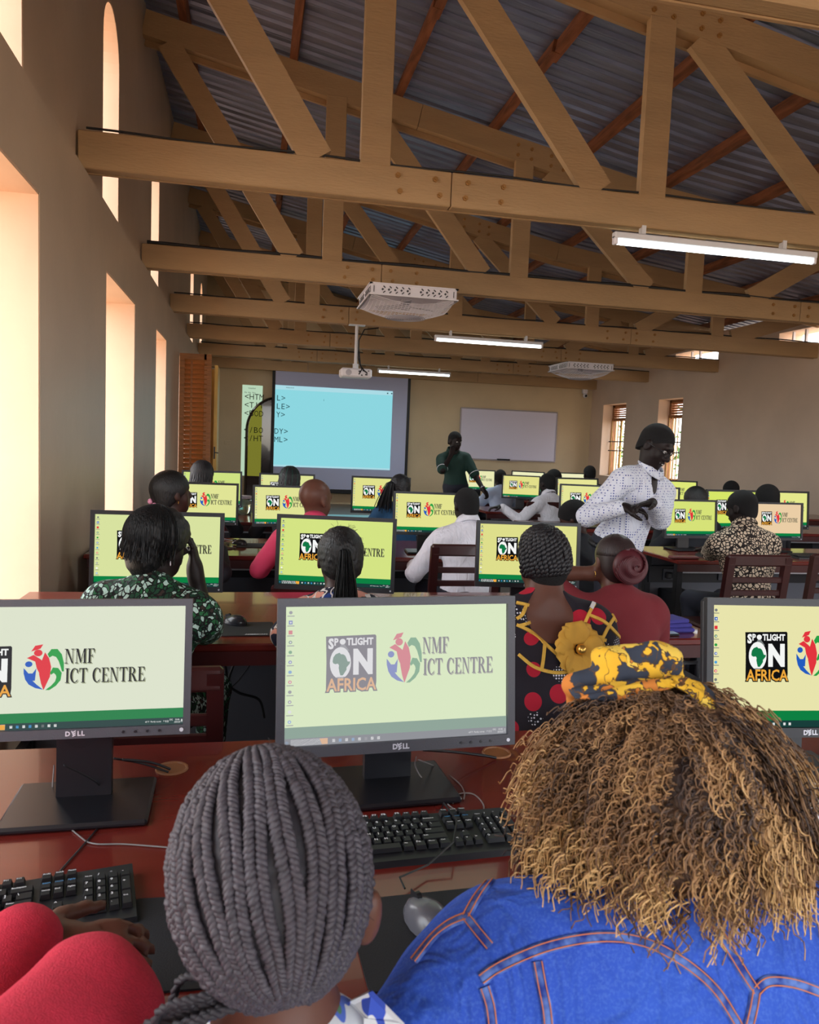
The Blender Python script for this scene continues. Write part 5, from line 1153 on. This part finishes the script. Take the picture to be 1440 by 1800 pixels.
# ---------------- third row
hc=head_at(303,832,4.72,1.0,.010)
d=person('woman with hair tied by a pink bobble looking to the right, behind the green dress',hc,yaw=-25,head=(-62,6,0),hs=1.14,top='cloth_black',seat='dark chair under the woman with the pink bobble',skin='skin_dark',res=.011,hair=hair_cap('hair_black',.012,.02),sw=.16)
earring(d,1); P=hp(d['hc'],d['Rh'],1,d['org'])
for q in ((-.02,-.125,-.03),(.02,-.118,-.052),(-.035,-.112,-.055)): m=MB(); m.ell(P(*q),(.017,.017,.017),10,8); mat('bobble',srgb(226,150,180),rough=.4) if 'bobble' not in M else None; m.build('hair_bobble',M['bobble'],d['root'],True)
hc=head_at(556,847,4.72,1.0,.002)
person('bald man in a bright pink shirt at the third desk',hc,yaw=-8,head=(-52,-8,0),hs=1.16,top='cloth_pink',seat='dark chair under the bald man in pink',skin='skin_mid',res=.010,sw=.185,build=1.05,collar='cloth_pink',hands=(tuple(at_y(470,985,5.1)),None))
hc=head_at(821,857,4.78,1.0,.008)
person('man with short black hair in a wrinkled white shirt leaning left at the third desk',hc,yaw=8,head=(10,-16,0),hs=1.0,top='cloth_white',skin='skin_deep',res=.0105,hair=hair_cap('hair_cap',.005,.012),sw=.185,collar='cloth_white',lean=(-.02,-.10),hands=(tuple(at_y(728,990,5.05)),None),wrinkle=.006)
hc=head_at(1011,880,4.82,1.0,.01)
person('stooping person with dark hair between the third-desk monitor and the standing man',hc,yaw=30,head=(50,-30,0),hs=1.0,top='cloth_black',skin='skin_dark',res=.012,hair=hair_cap('hair_cap',.014,.01),sw=.16)
# ---------------- fourth row
hc=head_at(357,812,6.78,1.0,.012); person('student with long thin black braids seated at the farthest left desk',hc,head=(-20,-8,0),hs=1.12,top='cloth_black',res=.014,hair=hair_braids(n=30,hang=.08,r=.007))
hc=head_at(511,822,6.78,1.0,.012); person('student with black and green streaked braids before the projection screen',hc,head=(-18,-8,0),hs=1.10,top='cloth_black',res=.014,hair=hair_braids(n=26,hang=.07,r=.008,streak='hair_green'))
hc=head_at(705,835,6.60,1.0,.010); person('woman with a side ponytail of loose braids and a blue top, at the fourth desk',hc,yaw=-10,head=(-30,-6,0),hs=1.05,top='cloth_teal',skin='skin_deep',res=.012,sleeve=.4,hair=hair_pony(.26,'hair_braid',False,-.045,.05,-.05))
# ---------------- right block
hc=head_at(1306,862,4.45,1.0,.006)
person('man in a cream shirt with a brown cracked-pattern print at the right-hand desk',hc,yaw=6,head=(28,-14,0),hs=1.0,top='print_giraffe',skin='skin_deep',res=.0105,hair=hair_cap('hair_cap',.006,.012),sw=.19,build=1.08,collar='print_giraffe',hands=(tuple(at_z(1240,968,.80)),None),curl=.6)
for px,pt_,y_,s_,lab,hr in ((1224,855,6.25,1.15,'student with pulled-back dark hair behind the aisle-end monitor',hair_cap('hair_black',.012,.0)),(1350,852,6.25,1.12,'student with short hair behind the peach-tinted monitor',hair_cap('hair_cap',.014,.02)),
    (1286,845,8.15,1.05,'student with black hair near the right wall, behind the green monitor',hair_cap('hair_cap',.010,.02)),(1037,818,10.1,1.0,'far seated student left of the first barred window',hair_cap('hair_cap',.006,.01)),
    (880,825,9.95,1.0,'far seated man in a pale blue shirt beside the standing man in the polo',hair_cap('hair_cap',.006,.01)),(974,825,9.9,1.2,'far seated student with bushy hair behind the reaching white-shirted man',hair_cap('hair_cap',.012,.02))):
    person(lab,head_at(px,pt_,y_,s_,.01),head=(rng.uniform(-12,12),-8,0),hs=s_,top='cloth_lightblue' if px==880 else 'cloth_black',res=.016,hair=hr,skin='skin_deep')
hc=head_at(963,832,8.15,1.0,.008)
person('man in a white shirt stretching his left arm out to the left, below the whiteboard',hc,yaw=20,head=(25,-8,0),hs=1.02,top='cloth_white',skin='skin_deep',res=.010,hair=hair_cap('hair_cap',.006,.012),sw=.18,collar='cloth_white',hands=(tuple(at_y(882,891,8.1)),None),handdir=(((-1,.1,-.1),(0,0,-1)),None))
# ------------------------------------------------------------------ surface dressing helpers
def bvh_of(o):
    loc = Vector(); p = o
    while p: loc += Vector(p.location); p = p.parent
    V=[Vector(v.co)+loc for v in o.data.vertices]; return BVHTree.FromPolygons(V,[tuple(q.vertices) for q in o.data.polygons]), np.array(loc)
def hit(bv, px, py):
    r=ray(px,py); h=bv.ray_cast(Vector(CAMP),Vector(r).normalized()); return (np.array(h[0]),np.array(h[1])) if h[0] is not None else None
def dense(pts, n=6):
    P=[np.array(p,float) for p in pts]; out=[]
    for i in range(len(P)-1):
        a,b,c,d=P[max(i-1,0)],P[i],P[i+1],P[min(i+2,len(P)-1)]
        for k in range(n): u=k/n; out.append(.5*((2*b)+(c-a)*u+(2*a-5*b+4*c-d)*u*u+(3*b-a-3*c+d)*u**3))
    out.append(P[-1]); return out
def strip(mb, bv, pix, w, h, org, off=0.0, side=0.0, n=6):      # a raised tape laid along a surface
    H=[x for x in (hit(bv,*p) for p in dense(pix,n)) if x]
    if len(H)<2: return
    P=[a for a,b in H]; N=[b for a,b in H]; rows=[]
    for i in range(len(P)):
        t=unit(P[min(i+1,len(P)-1)]-P[max(i-1,0)]); nn=unit(sum(N[max(0,i-1):i+2])); s_=np.cross(t,nn); c=P[i]+nn*off+s_*side-org
        rows.append([c-s_*w/2-nn*.003,c-s_*w/2*.9+nn*h,c+s_*w/2*.9+nn*h,c+s_*w/2-nn*.003])
    V=[tuple(v) for r_ in rows for v in r_]; m=len(rows); F_=[(i*4+j,i*4+j+1,(i+1)*4+j+1,(i+1)*4+j) for i in range(m-1) for j in range(3)]
    mb.add(V,F_)
# yellow ribbons and flower on the dress
bv,_l=bvh_of(DR['top']); og=np.array(DR['org']); mat('ribbon_yellow',srgb(226,178,72),rough=.8,noise=.15,nscale=60); mat('flower_yellow',srgb(214,162,62),rough=.8,noise=.12,nscale=20); mat('price_tag',srgb(225,222,220),rough=.6)
for pts in ([(1018,1044),(1050,1046),(1082,1050),(1104,1054)],[(1104,1054),(1112,1085),(1112,1120),(1106,1142)],[(1090,1055),(1086,1075),(1070,1100),(1050,1140)],[(1054,1050),(1040,1070),(1030,1090),(1022,1110)],[(1032,1080),(1060,1092),(1080,1110),(1104,1140)],[(1050,1050),(1078,1068),(1088,1074)],
            [(908,1060),(940,1068),(970,1090),(992,1110)],[(908,1098),(935,1112),(965,1138),(985,1155)],[(950,1082),(930,1095),(912,1100)],[(958,1130),(955,1160),(952,1178)],[(912,1150),(940,1172),(975,1182),(1000,1180)],[(1106,1142),(1085,1162),(1060,1172)],[(1058,1128),(1068,1150),(1078,1166)],[(1076,1080),(1092,1108),(1110,1125)],[(925,1062),(918,1080),(908,1088)],[(1104,1054),(1120,1090),(1122,1130),(1106,1142)],[(1022,1110),(1045,1118),(1062,1120)],[(1045,1124),(1065,1125)]):
    m=MB(); strip(m,bv,pts,.011,.005,og); 
    if m.v: m.build('ribbon',M['ribbon_yellow'],DR['root'])
h_=hit(bv,1014,1142)
if h_:
    c,nn=h_; u=unit(np.cross(nn,[0,0,1])); v_=np.cross(u,nn)*-1; c=c+nn*.010
    for k in range(7):
        a=2*PI*k/7+.3; m=MB(); P_=[]; n1=9
        for i in range(n1):
            for j in range(7):
                r_=.017+.070*i/(n1-1); w_=(.015+.034*math.sin(PI*min(1,(i+1.5)/n1*.8)))*(j-3)/3; ruf=.008*math.sin(j*2.1+k)*(i/n1)+.010*math.sin(PI*i/n1)+.003*(k%2)
                P_.append(tuple(c+(u*math.cos(a)+v_*math.sin(a))*r_*1.0+(-u*math.sin(a)+v_*math.cos(a))*w_+nn*ruf-og))
        m.add(P_,[(i*7+j,i*7+j+1,(i+1)*7+j+1,(i+1)*7+j) for i in range(n1-1) for j in range(6)]); o=m.build('petal',M['flower_yellow'],DR['root'],True)
        sd=o.modifiers.new('thick','SOLIDIFY'); sd.thickness=.002
    m=MB(); m.ell(c-og+nn*.012,(.017,.017,.017),14,10); m.build('flower_button',M['gold'],DR['root'],True)
m=MB(); strip(m,bv,[(1048,1052),(1038,1072)],.014,.010,og); 
if m.v: m.build('size_tag',M['price_tag'],DR['root'])
# ------------------------------------------------------------------ faces
def face_bits(d, hs=1.0, glasses=False, smile=False):
    P=hp(d['hc'],d['Rh'],hs,d['org']); R=Matrix(d['Rh'].tolist()); t=d['root']
    for e in (-1,1):
        m=MB(); m.ell(P(e*.030,.078,.009),(.0125*hs,.0105*hs,.0075*hs),14,10,R); m.build('eye',M['eye_white'],t,True)
        m=MB(); m.ell(P(e*.030+.002,.0868,.007),(.0052*hs,.003*hs,.0052*hs),10,6,R); m.build('iris',M['eye_dark'],t,True)
        m=MB(); m.tube([P(e*(.014+.009*k),.089-.004*k*k*.5,.028+.003*math.sin(k)) for k in range(4)],.0028*hs,5); m.build('eyebrow',M['hair_cap'],t,True)
    if smile:
        m=MB(); m.tube([P(x,.0885-abs(x)**2*14,-.0555+abs(x)*.22) for x in np.linspace(-.022,.022,9)],.0028*hs,6); m.build('teeth',M['teeth'],t,True)
    if glasses:
        m=MB()
        for e in (-1,1):
            m.tube([P(e*.034+.026*math.cos(a),.102-.006*abs(math.cos(a)) ,.004+.020*math.sin(a)) for a in np.linspace(0,2*PI,21)],.0017,6,False)
            m.tube([P(e*.060,.098,.012),P(e*.078,.06,.012),P(e*.084,.0,.010),P(e*.084,-.02,-.008)],.0018,6)
        m.tube([P(-.008,.102,.008),P(0,.106,.011),P(.008,.102,.008)],.0017,6); m.build('glasses',M['lens_dark'],t,True)
# standing man in the dotted shirt
hy=4.15; hc=at_y(1152,786,hy); hipw=at_y(1085,962,hy+.12); wl_=at_y(1094,892,hy-.22); wr_=at_y(1151,884,hy-.26)
# body faces the camera, turned to the picture's right; his right arm (rx side) is at the picture's left
d=person('tall standing man with glasses in a white dotted shirt, smiling downwards',hc,yaw=205,head=(210,-28,-8),hs=1.12,top='print_dots',skin='skin_deep',legs='trouser_dark',sit=False,hips=(hipw[0],hipw[1],hipw[2]+.02),sw=.205,build=1.02,
 hands=(tuple(wr_),tuple(wl_)),handdir=(((-1,-.1,-.12),(0,-.15,-1)),((1,-.25,-.08),(0,.3,-1))),curl=.55,carve=[((0,.100,.045),(.036,.060,.105))],res=.0072,topres=.008,wrinkle=.004,collar='print_dots',group=None,fine=True,
 hair=hair_cap('hair_cap',.003,-.012,.006,.0045))
face_bits(d,1.12,True,True)
og=np.array(d['org']); m=MB(); a=d['hips']; ring=[tuple(a-og+d['R']@np.array([.178*math.cos(q),.138*math.sin(q),-.035])) for q in np.linspace(0,2*PI,33)]; m.tube(ring,.018,6,False); m.build('belt',M['black_rubber'],d['root'],True)
m=MB(); m.rbox(tuple(a-og+d['R']@np.array([.06,.150,-.035])),(.05,.02,.038),.004,Matrix(d['R'].tolist())); m.build('belt_buckle',M['alu'],d['root'])
bv,_l=bvh_of(d['top']); m=MB(); strip(m,bv,[(1132,842),(1126,862),(1124,880)],.030,.004,og); m.build('placket',M['print_dots'],d['root']) if m.v else None
for p_ in ((1132,850),(1127,868)):
    h_=hit(bv,*p_); 
    if h_: m=MB(); m.ell(tuple(h_[0]-og+h_[1]*.005),(.006,.006,.006),8,6); m.build('shirt_button',M['white_plastic'],d['root'],True)
# far standing man in the dark polo
hy=9.9; hc=at_y(800,776,hy); hipw=at_y(800,876,hy); hc=hc+np.array([0,0,.0])
d=person('standing man in a dark green polo shirt, hand on chin, in front of the whiteboard',hc,yaw=190,head=(205,-12,0),hs=1.08,top='cloth_dkgreen',skin='skin_deep',sit=False,hips=(hipw[0],hipw[1],.98),sw=.185,build=.98,sleeve=.55,
 hands=(tuple(at_y(856,872,hy-.35)),tuple(at_y(793,800,hy-.16))),handdir=(((.5,-.3,-.8),(0,.3,-1)),((.25,.1,1),(.2,1,0))),res=.010,collar='cloth_dkgreen',group=None,curl=.9,hair=hair_cap('hair_cap',.003,-.012,.005))
face_bits(d,1.08)
for i in (0,):
    w_,el,sh=d['wr'][i]; m=MB(); u=unit(w_-el); c=w_-u*.02-np.array(d['org']); q=np.cross(u,[0,0,1]); q=unit(q); r_=np.cross(u,q); m.tube([tuple(c+(q*math.cos(a)+r_*math.sin(a))*.033) for a in np.linspace(0,2*PI,17)],.007,5,False); m.build('wristwatch',M['alu'],d['root'])
for i in (0,1):
    w_,el,sh=d['wr'][i]; u=unit(el-sh); c=sh+u*(.285*.86)-np.array(d['org']); q=unit(np.cross(u,[0,1,0.1])); r_=np.cross(u,q); m=MB(); m.tube([tuple(c+(q*math.cos(a)+r_*math.sin(a))*.069) for a in np.linspace(0,2*PI,21)],.004,5,False); m.build('sleeve_band',M['cloth_white'],d['root'])
# ------------------------------------------------------------------ foreground: braided head
hcB=at_d(470,1530,.735)
def hair_rows(t,hc,R,hs,org):
    P0=lambda x,y,z: hc+R@(np.array([x,y,z])*hs); Rt=R@frame(0,-34,0); c0=P0(0,-.022,.008); hs=1.0; rad=np.array([.0885,.100,.110])
    fe=lambda v: c0+Rt@(np.array(v)*rad)
    blob('hair',[El(c0,rad*.985,Rt),Cut(P0(0,.035,-.05),R@np.array([0,.80,-.58]))],.0045,M['hair_hazed'],t,org=org,wrinkle=.0008,wf=260)
    rows=13
    for i in range(rows):
        th=PI+.02+(PI-.04)*i/(rows-1); V=[];F_=[]; mb=MB(); n_=66
        for s_ in (-1,1):
            for j in range(n_):
                a=.10+2.85*(j+.5*(s_>0))/n_; w_=.0056*(.4+math.sin(min(a,PI)))  ; wob=.03*math.sin(a*4+i*2)
                b=np.array([math.sin(a)*math.cos(th+wob),math.sin(a)*math.sin(th+wob),math.cos(a)]); tang=Rt@np.array([-math.sin(th),math.cos(th),0]); nn=unit(Rt@(b/rad)); c=fe(b)+tang*s_*w_*.62+nn*.0022-np.array(org)
                dn=unit(np.cross(tang,nn)); Re=Matrix(np.array([unit(tang*.75+dn*s_*.65),unit(np.cross(nn,tang*.75+dn*s_*.65)),nn]).T.tolist()); k=(.55+.45*math.sin(min(a,PI)))
                mb.ell(tuple(c),(.0068*k*(.85+.3*rng.random()),.0040*k,.0044*k*(.7+.6*rng.random())),7,5,Re)
        o=mb.build('cornrow',M['hair_hazed_lit'],t,True)
    m=MB()
    for i in range(26):                       # loose ends gathered at the nape, falling over the left shoulder
        e_=rng.normal(size=3)*.007; s0=at_d(455+rng.uniform(-30,30),1735,.665)+e_; s1=at_d(370,1762,.655)+e_; s2=at_d(300+rng.uniform(-20,20),1790,.66)+e_*1.4; s3=at_d(268+rng.uniform(-20,20),1870,.675)+e_
        rope(m,[tuple(p-np.array(org)) for p in dense([s0,s1,s2,s3],3)],.0046,9,5)
    m.build('loose_braids',M['hair_hazed'],t,True)['kind']='stuff'
    m=MB(); 
    for i in range(260):
        th=rng.uniform(0,2*PI); a=rng.uniform(.2,2.2); b=np.array([math.sin(a)*math.cos(th),math.sin(a)*math.sin(th),math.cos(a)]); q0=fe(b); q1=fe(b*(1+rng.uniform(.02,.06)))+rng.normal(size=3)*.003; m.tube([tuple(q0-np.array(org)),tuple((q0+q1)/2+rng.normal(size=3)*.001-np.array(org)),tuple(q1-np.array(org))],.00022,3,False)
    m.build('flyaway_hair',M['hair_hazed'],t)['kind']='stuff'
d=person('person with black cornrow braids seen from behind, at the bottom centre',hcB,yaw=0,head=(8,-8,-2),hs=.955,top='print_bluewhite',skin='skin_mid',sw=.145,res=.0095,topres=.010,hair=hair_rows,build=.9,nbz=-.185,nbx=.022,seat='dark chair under the person with cornrow braids',lean=(0,-.12),hands=((-.26,.78,.64),(-.02,.80,.64)),group=None,neck=.054)
og=np.array(d['org']); m=MB()
ea=at_d(648,1612,.715); blob('ear',[El(ea,np.array([.012,.012,.027]),frame(0,0,8)),El(ea+np.array([-.010,.004,-.002]),np.array([.014,.012,.018]),None,.01)],.003,M['skin_mid'],d['root'],org=tuple(og))
cp=[at_d(612,1762,.72),at_d(655,1742,.70),at_d(712,1800,.69),at_d(730,1850,.68),at_d(640,1850,.69),at_d(640,1790,.70)]
m.poly([tuple(p-og) for p in (cp[0],cp[1],cp[2],cp[4],cp[5])],(0,.004,-.002)); m.build('shirt_collar',M['print_bluewhite'],d['root'])
m=MB(); m.poly([tuple(at_d(px,py,.722)-og) for px,py in ((610,1766),(650,1745),(640,1785),(625,1792))],(0,.003,0)); m.build('collar_lining',M['cloth_white'],d['root'])
# ------------------------------------------------------------------ foreground: curly hair and denim jacket
hcC=at_d(1165,1385,.90)
def curly(t,hc,R,hs,org):
    og=np.array(org); cen=hc+np.array([0,-.01,.018]); down=np.array([0,0,-1.])
    def tipv(b):
        rx_,ry_=.178,.150; rz=np.where(b[:,2]>0,.118,.110); v=b*np.stack([np.full(len(b),rx_),np.full(len(b),ry_),rz],1); v[:,2]-=.028*(1-b[:,2])*np.sqrt(b[:,0]**2+b[:,1]**2); v[:,0]*=1+.12*(-v[:,2]/.15).clip(0,1); return v
    nC=150; cb=rng.normal(size=(nC,3)); cb/=np.linalg.norm(cb,axis=1)[:,None]; cdark=rng.random(nC)
    pr=[El(cen+np.array([0,-.01,-.012]),np.array([.118,.100,.070])),El(cen+np.array([0,-.04,-.05]),np.array([.10,.065,.065]),None,.05)]
    for b,v in zip(cb,tipv(cb)):
        if b[1]<.8: pr.append(El(cen+v*.58,np.array([.024,.024,.026]),None,.02))
    GOLD=np.array(srgb(236,194,132)); MID=np.array(srgb(166,124,82)); DARK=np.array(srgb(60,46,44))
    def colr(V):
        b=V-cen; b=b/np.linalg.norm(b,axis=1)[:,None]; k=(b@cb.T).argmax(1); f=(.45*cdark[k])[:,None]; return DARK*(1-f)+MID*f
    blob('hair_mass',pr,.007,M['curl'],t,org=org,wrinkle=.004,wf=110,col=colr)
    N=7200; b=rng.normal(size=(N*2,3)); b/=np.linalg.norm(b,axis=1)[:,None]; keep=~((b[:,1]>.80)&(b[:,2]<.25)); b=b[keep][:N]; N=len(b); k=(b@cb.T+rng.normal(size=(N,nC))*.03).argmax(1)
    tv=tipv(b); root=cen+tv*.55; tc_=tipv(cb[k]); L=rng.uniform(.86,1.06,N)[:,None]; tip=cen+(tv*.55+tc_*.45)*L+rng.normal(size=(N,3))*.008
    n=30; u=np.linspace(0,1,n)[None,:,None]; P=root[:,None]*(1-u)+tip[:,None]*u+np.array([0,0,-.022])*(u*u)[...]*(.3+u); P=P+np.array([0,0,.012])*np.sin(PI*u)
    ax=(tip-root); ln=np.linalg.norm(ax,axis=1)[:,None]; ax=ax/ln; e1=np.cross(ax,rng.normal(size=(N,3))); e1/=np.linalg.norm(e1,axis=1)[:,None]; e2=np.cross(ax,e1)
    rad=(rng.uniform(.0036,.0062,N))[:,None,None]*(.35+.65*u); ph=rng.uniform(0,2*PI,N)[:,None,None]+u*2*PI*rng.uniform(4.6,6.4,N)[:,None,None]
    P=P+(e1[:,None]*np.cos(ph)+e2[:,None]*np.sin(ph))*rad
    T=np.gradient(P,axis=1); T/=np.linalg.norm(T,axis=2)[...,None]+1e-9; Uu=np.cross(T,ax[:,None]+.01); Uu/=np.linalg.norm(Uu,axis=2)[...,None]+1e-9; W_=np.cross(T,Uu); r_=.00118*(1-.35*u)
    V=np.stack([P+(Uu*math.cos(q)+W_*math.sin(q))*r_ for q in (0,2*PI/3,4*PI/3)],2).reshape(-1,3)
    base=(np.arange(N)[:,None]*n*3+np.arange(n-1)[None,:]*3).reshape(-1); Q=np.concatenate([np.stack([base+i,base+(i+1)%3,base+3+(i+1)%3,base+3+i],1) for i in range(3)])
    g=(.12+1.35*cdark[k]**1.4*(0.72-.50*b[:,2]).clip(.25,.95)+rng.normal(size=N)*.12).clip(0,1)[:,None]; g=g*(u[...,0]*.6+.4)
    c=np.where(g[...,None]<.45,DARK+(MID-DARK)*(g[...,None]/.45),MID+(GOLD-MID)*((g[...,None]-.45)/.55).clip(0,1)); col=np.repeat(c[:,:,None,:],3,2).reshape(-1,4); col[:,3]=1
    o=npmesh('curls',V-og,Q,M['curl'],t,True,col); o['kind']='stuff'
d=person('person with a big golden-brown curly afro and patterned headscarf in a blue denim jacket',hcC,yaw=-4,head=(-4,-18,0),hs=.93,top='denim',skin='skin_mid',sw=.180,nbz=-.125,seat='dark chair under the person in the denim jacket',res=.0105,topres=.006,hair=curly,build=1.22,lean=(-.02,-.16),hands=((.18,.78,.64),(.52,.80,.64)),group=None,wrinkle=.004,
  extra_top=[])
og=np.array(d['org']); DEN=d
t=d['root']
sc_=lambda px,py,dd: at_d(px,py,dd)-og
pr=[]; dK=.93
for a_,b_,r0,r1 in (((1020,1205),(1085,1190),.016,.024),((1085,1190),(1170,1205),.024,.020),((1070,1165),(1150,1150),.020,.017),((1150,1150),(1186,1160),.017,.012),((1185,1175),(1180,1200),.014,.016),((1010,1205),(1008,1232),.013,.010),((1040,1215),(1100,1222),.014,.014),((1100,1195),(1140,1180),.022,.02)):
    pr.append(C(at_d(*a_,dK),at_d(*b_,dK+.01),r0,r1,.006))
blob('scarf_knot',pr,.004,M['print_scarf'],t,org=tuple(og),wrinkle=.004,wf=95)
def cloth_band(name,pts,w,dd,th=.006):
    P=[at_d(px,py,q) for (px,py),q in zip(pts,dd)]; P=dense(P,5); m=MB(); V=[];n_=len(P); cc=hcC
    for i in range(n_):
        tt=unit(P[min(i+1,n_-1)]-P[max(0,i-1)]); nn=unit(P[i]-cc); s_=unit(np.cross(tt,nn)); f_=math.sin(PI*(i+1)/(n_+1))**.5
        for j in range(9): v=(j-4)/4; V.append(tuple(P[i]+s_*w/2*v*f_+nn*(.008*(1-v*v)+.0035*math.sin(v*7+i*.5))-og))
    m.add(V,[(i*9+j,(i+1)*9+j,(i+1)*9+j+1,i*9+j+1) for i in range(n_-1) for j in range(8)]); o=m.build(name,M['print_scarf'],t,True); s=o.modifiers.new('t','SOLIDIFY'); s.thickness=.003
cloth_band('scarf_band',[(1170,1205),(1215,1215),(1262,1250),(1305,1295),(1342,1335)],.042,[.90,.885,.875,.87,.875])
cloth_band('scarf_band',[(1012,1225),(1060,1222),(1120,1215),(1180,1210)],.036,[.90,.893,.89,.89])
bv,_l=bvh_of(d['top'])
SE=[[(846,1722),(882,1698),(960,1665),(1050,1648),(1130,1655),(1200,1690),(1255,1738),(1290,1790),(1300,1810)],[(728,1690),(760,1650),(790,1625),(820,1612)],[(820,1612),(838,1580),(856,1556),(872,1540)],[(820,1612),(842,1640),(862,1664)],[(945,1690),(952,1730),(960,1770),(965,1815)],[(852,1735),(862,1770),(866,1815)],
    [(1248,1610),(1280,1665),(1310,1715),(1328,1742)],[(1328,1742),(1322,1775),(1312,1815)],[(1328,1742),(1350,1725),(1395,1728),(1445,1745)]]
for pts in SE:
    m=MB(); strip(m,bv,pts,.0125,.0022,og)
    if not m.v: continue
    so=m.build('seam',M['denim_seam'],t,True)
    for sd in (-.0038,.0038):
        m=MB(); strip(m,bv,pts,.0011,.0010,og,off=.0022,side=sd); o=m.build('stitching',M['stitch'],so) if m.v else None
# ------------------------------------------------------------------ foreground: red sleeve at the left edge
hcR=np.array([-.52,.42,1.16])
d=person('person in a red fleece sweater at the bottom left corner',hcR,yaw=-20,head=(-20,-15,0),hs=1.0,top='cloth_red',skin='skin_mid',sw=.18,res=.009,topres=.0085,seat='dark chair under the person in the red sweater',hair=hair_cap('hair_cap',.01,.01),hips=(-.50,.36,.56),build=1.1,group=None,wrinkle=.009,infl=.020,
   hands=(tuple(at_d(30,1672,.93)),tuple(at_d(120,1980,.66))),elbows=(tuple(at_d(-70,1840,.84)),tuple(at_d(160,1778,.76))),handdir=(((.90,.15,-.12),(0,.3,-1)),None),curl=.3)
# ------------------------------------------------------------------ odds and ends on the right
p=at_y(1205,1190,2.45); t=thing('black_bag',(p[0],2.45,.45),'black bag standing on a seat right of the maroon top','bag'); m=MB(); m.rbox((0,0,.13),(.16,.22,.27),.05); m.build('body',M['cloth_black'],t); m=MB(); m.tube([(-.05,0,.25),(-.04,0,.31),(.04,0,.31),(.05,0,.25)],.008,6); m.build('handle',M['black_rubber'],t)
chair(p[0],2.42,0,'dark slatted chair holding the black bag',top=.72)
p=at_z(1178,1104,.755); t=thing('folded_cloth',(p[0],p[1],.75),'folded violet-blue cloth on the right end of the second desk','cloth'); m=MB(); mat('violet_cloth',srgb(70,66,150),rough=.9); 
for k in range(3): m=MB(); m.rbox((0,0,.010+.017*k),(.16-.02*k,.14-.015*k,.018),.007,Matrix.Rotation(.1*k,3,'Z')); m.build('fold',M['violet_cloth'],t)
p=at_z(1160,1118,.752); mat('paper_blue',srgb(190,215,240),rough=.6); t=thing('phone',(p[0]+.02,2.90,.75),'phone with a pale lit screen near the front edge of the second desk','phone'); m=MB(); m.rbox((0,0,.005),(.15,.075,.009),.003); m.build('body',M['black_rubber'],t); m=MB(); m.bb(-.070,.070,-.034,.034,.0096,.0102); m.build('screen',M['paper_blue'],t)
p=at_y(1152,1045,5.3); t=thing('computer_tower',(3.30,5.35,0),'black computer tower under the aisle end of the right-hand desk','computer'); m=MB(); m.rbox((0,0,.24),(.20,.36,.42),.008); m.build('case',M['desk_steel'],t)
for k in range(7): m=MB(); m.box((0,-.182,.10+.045*k),(.15,.006,.012)); m.build('vent_slat',M['black_rubber'],t)
for sx in(-.07,.07): m=MB(); m.rbox((sx,0,.015),(.03,.3,.03),.004); m.build('foot',M['black_rubber'],t)
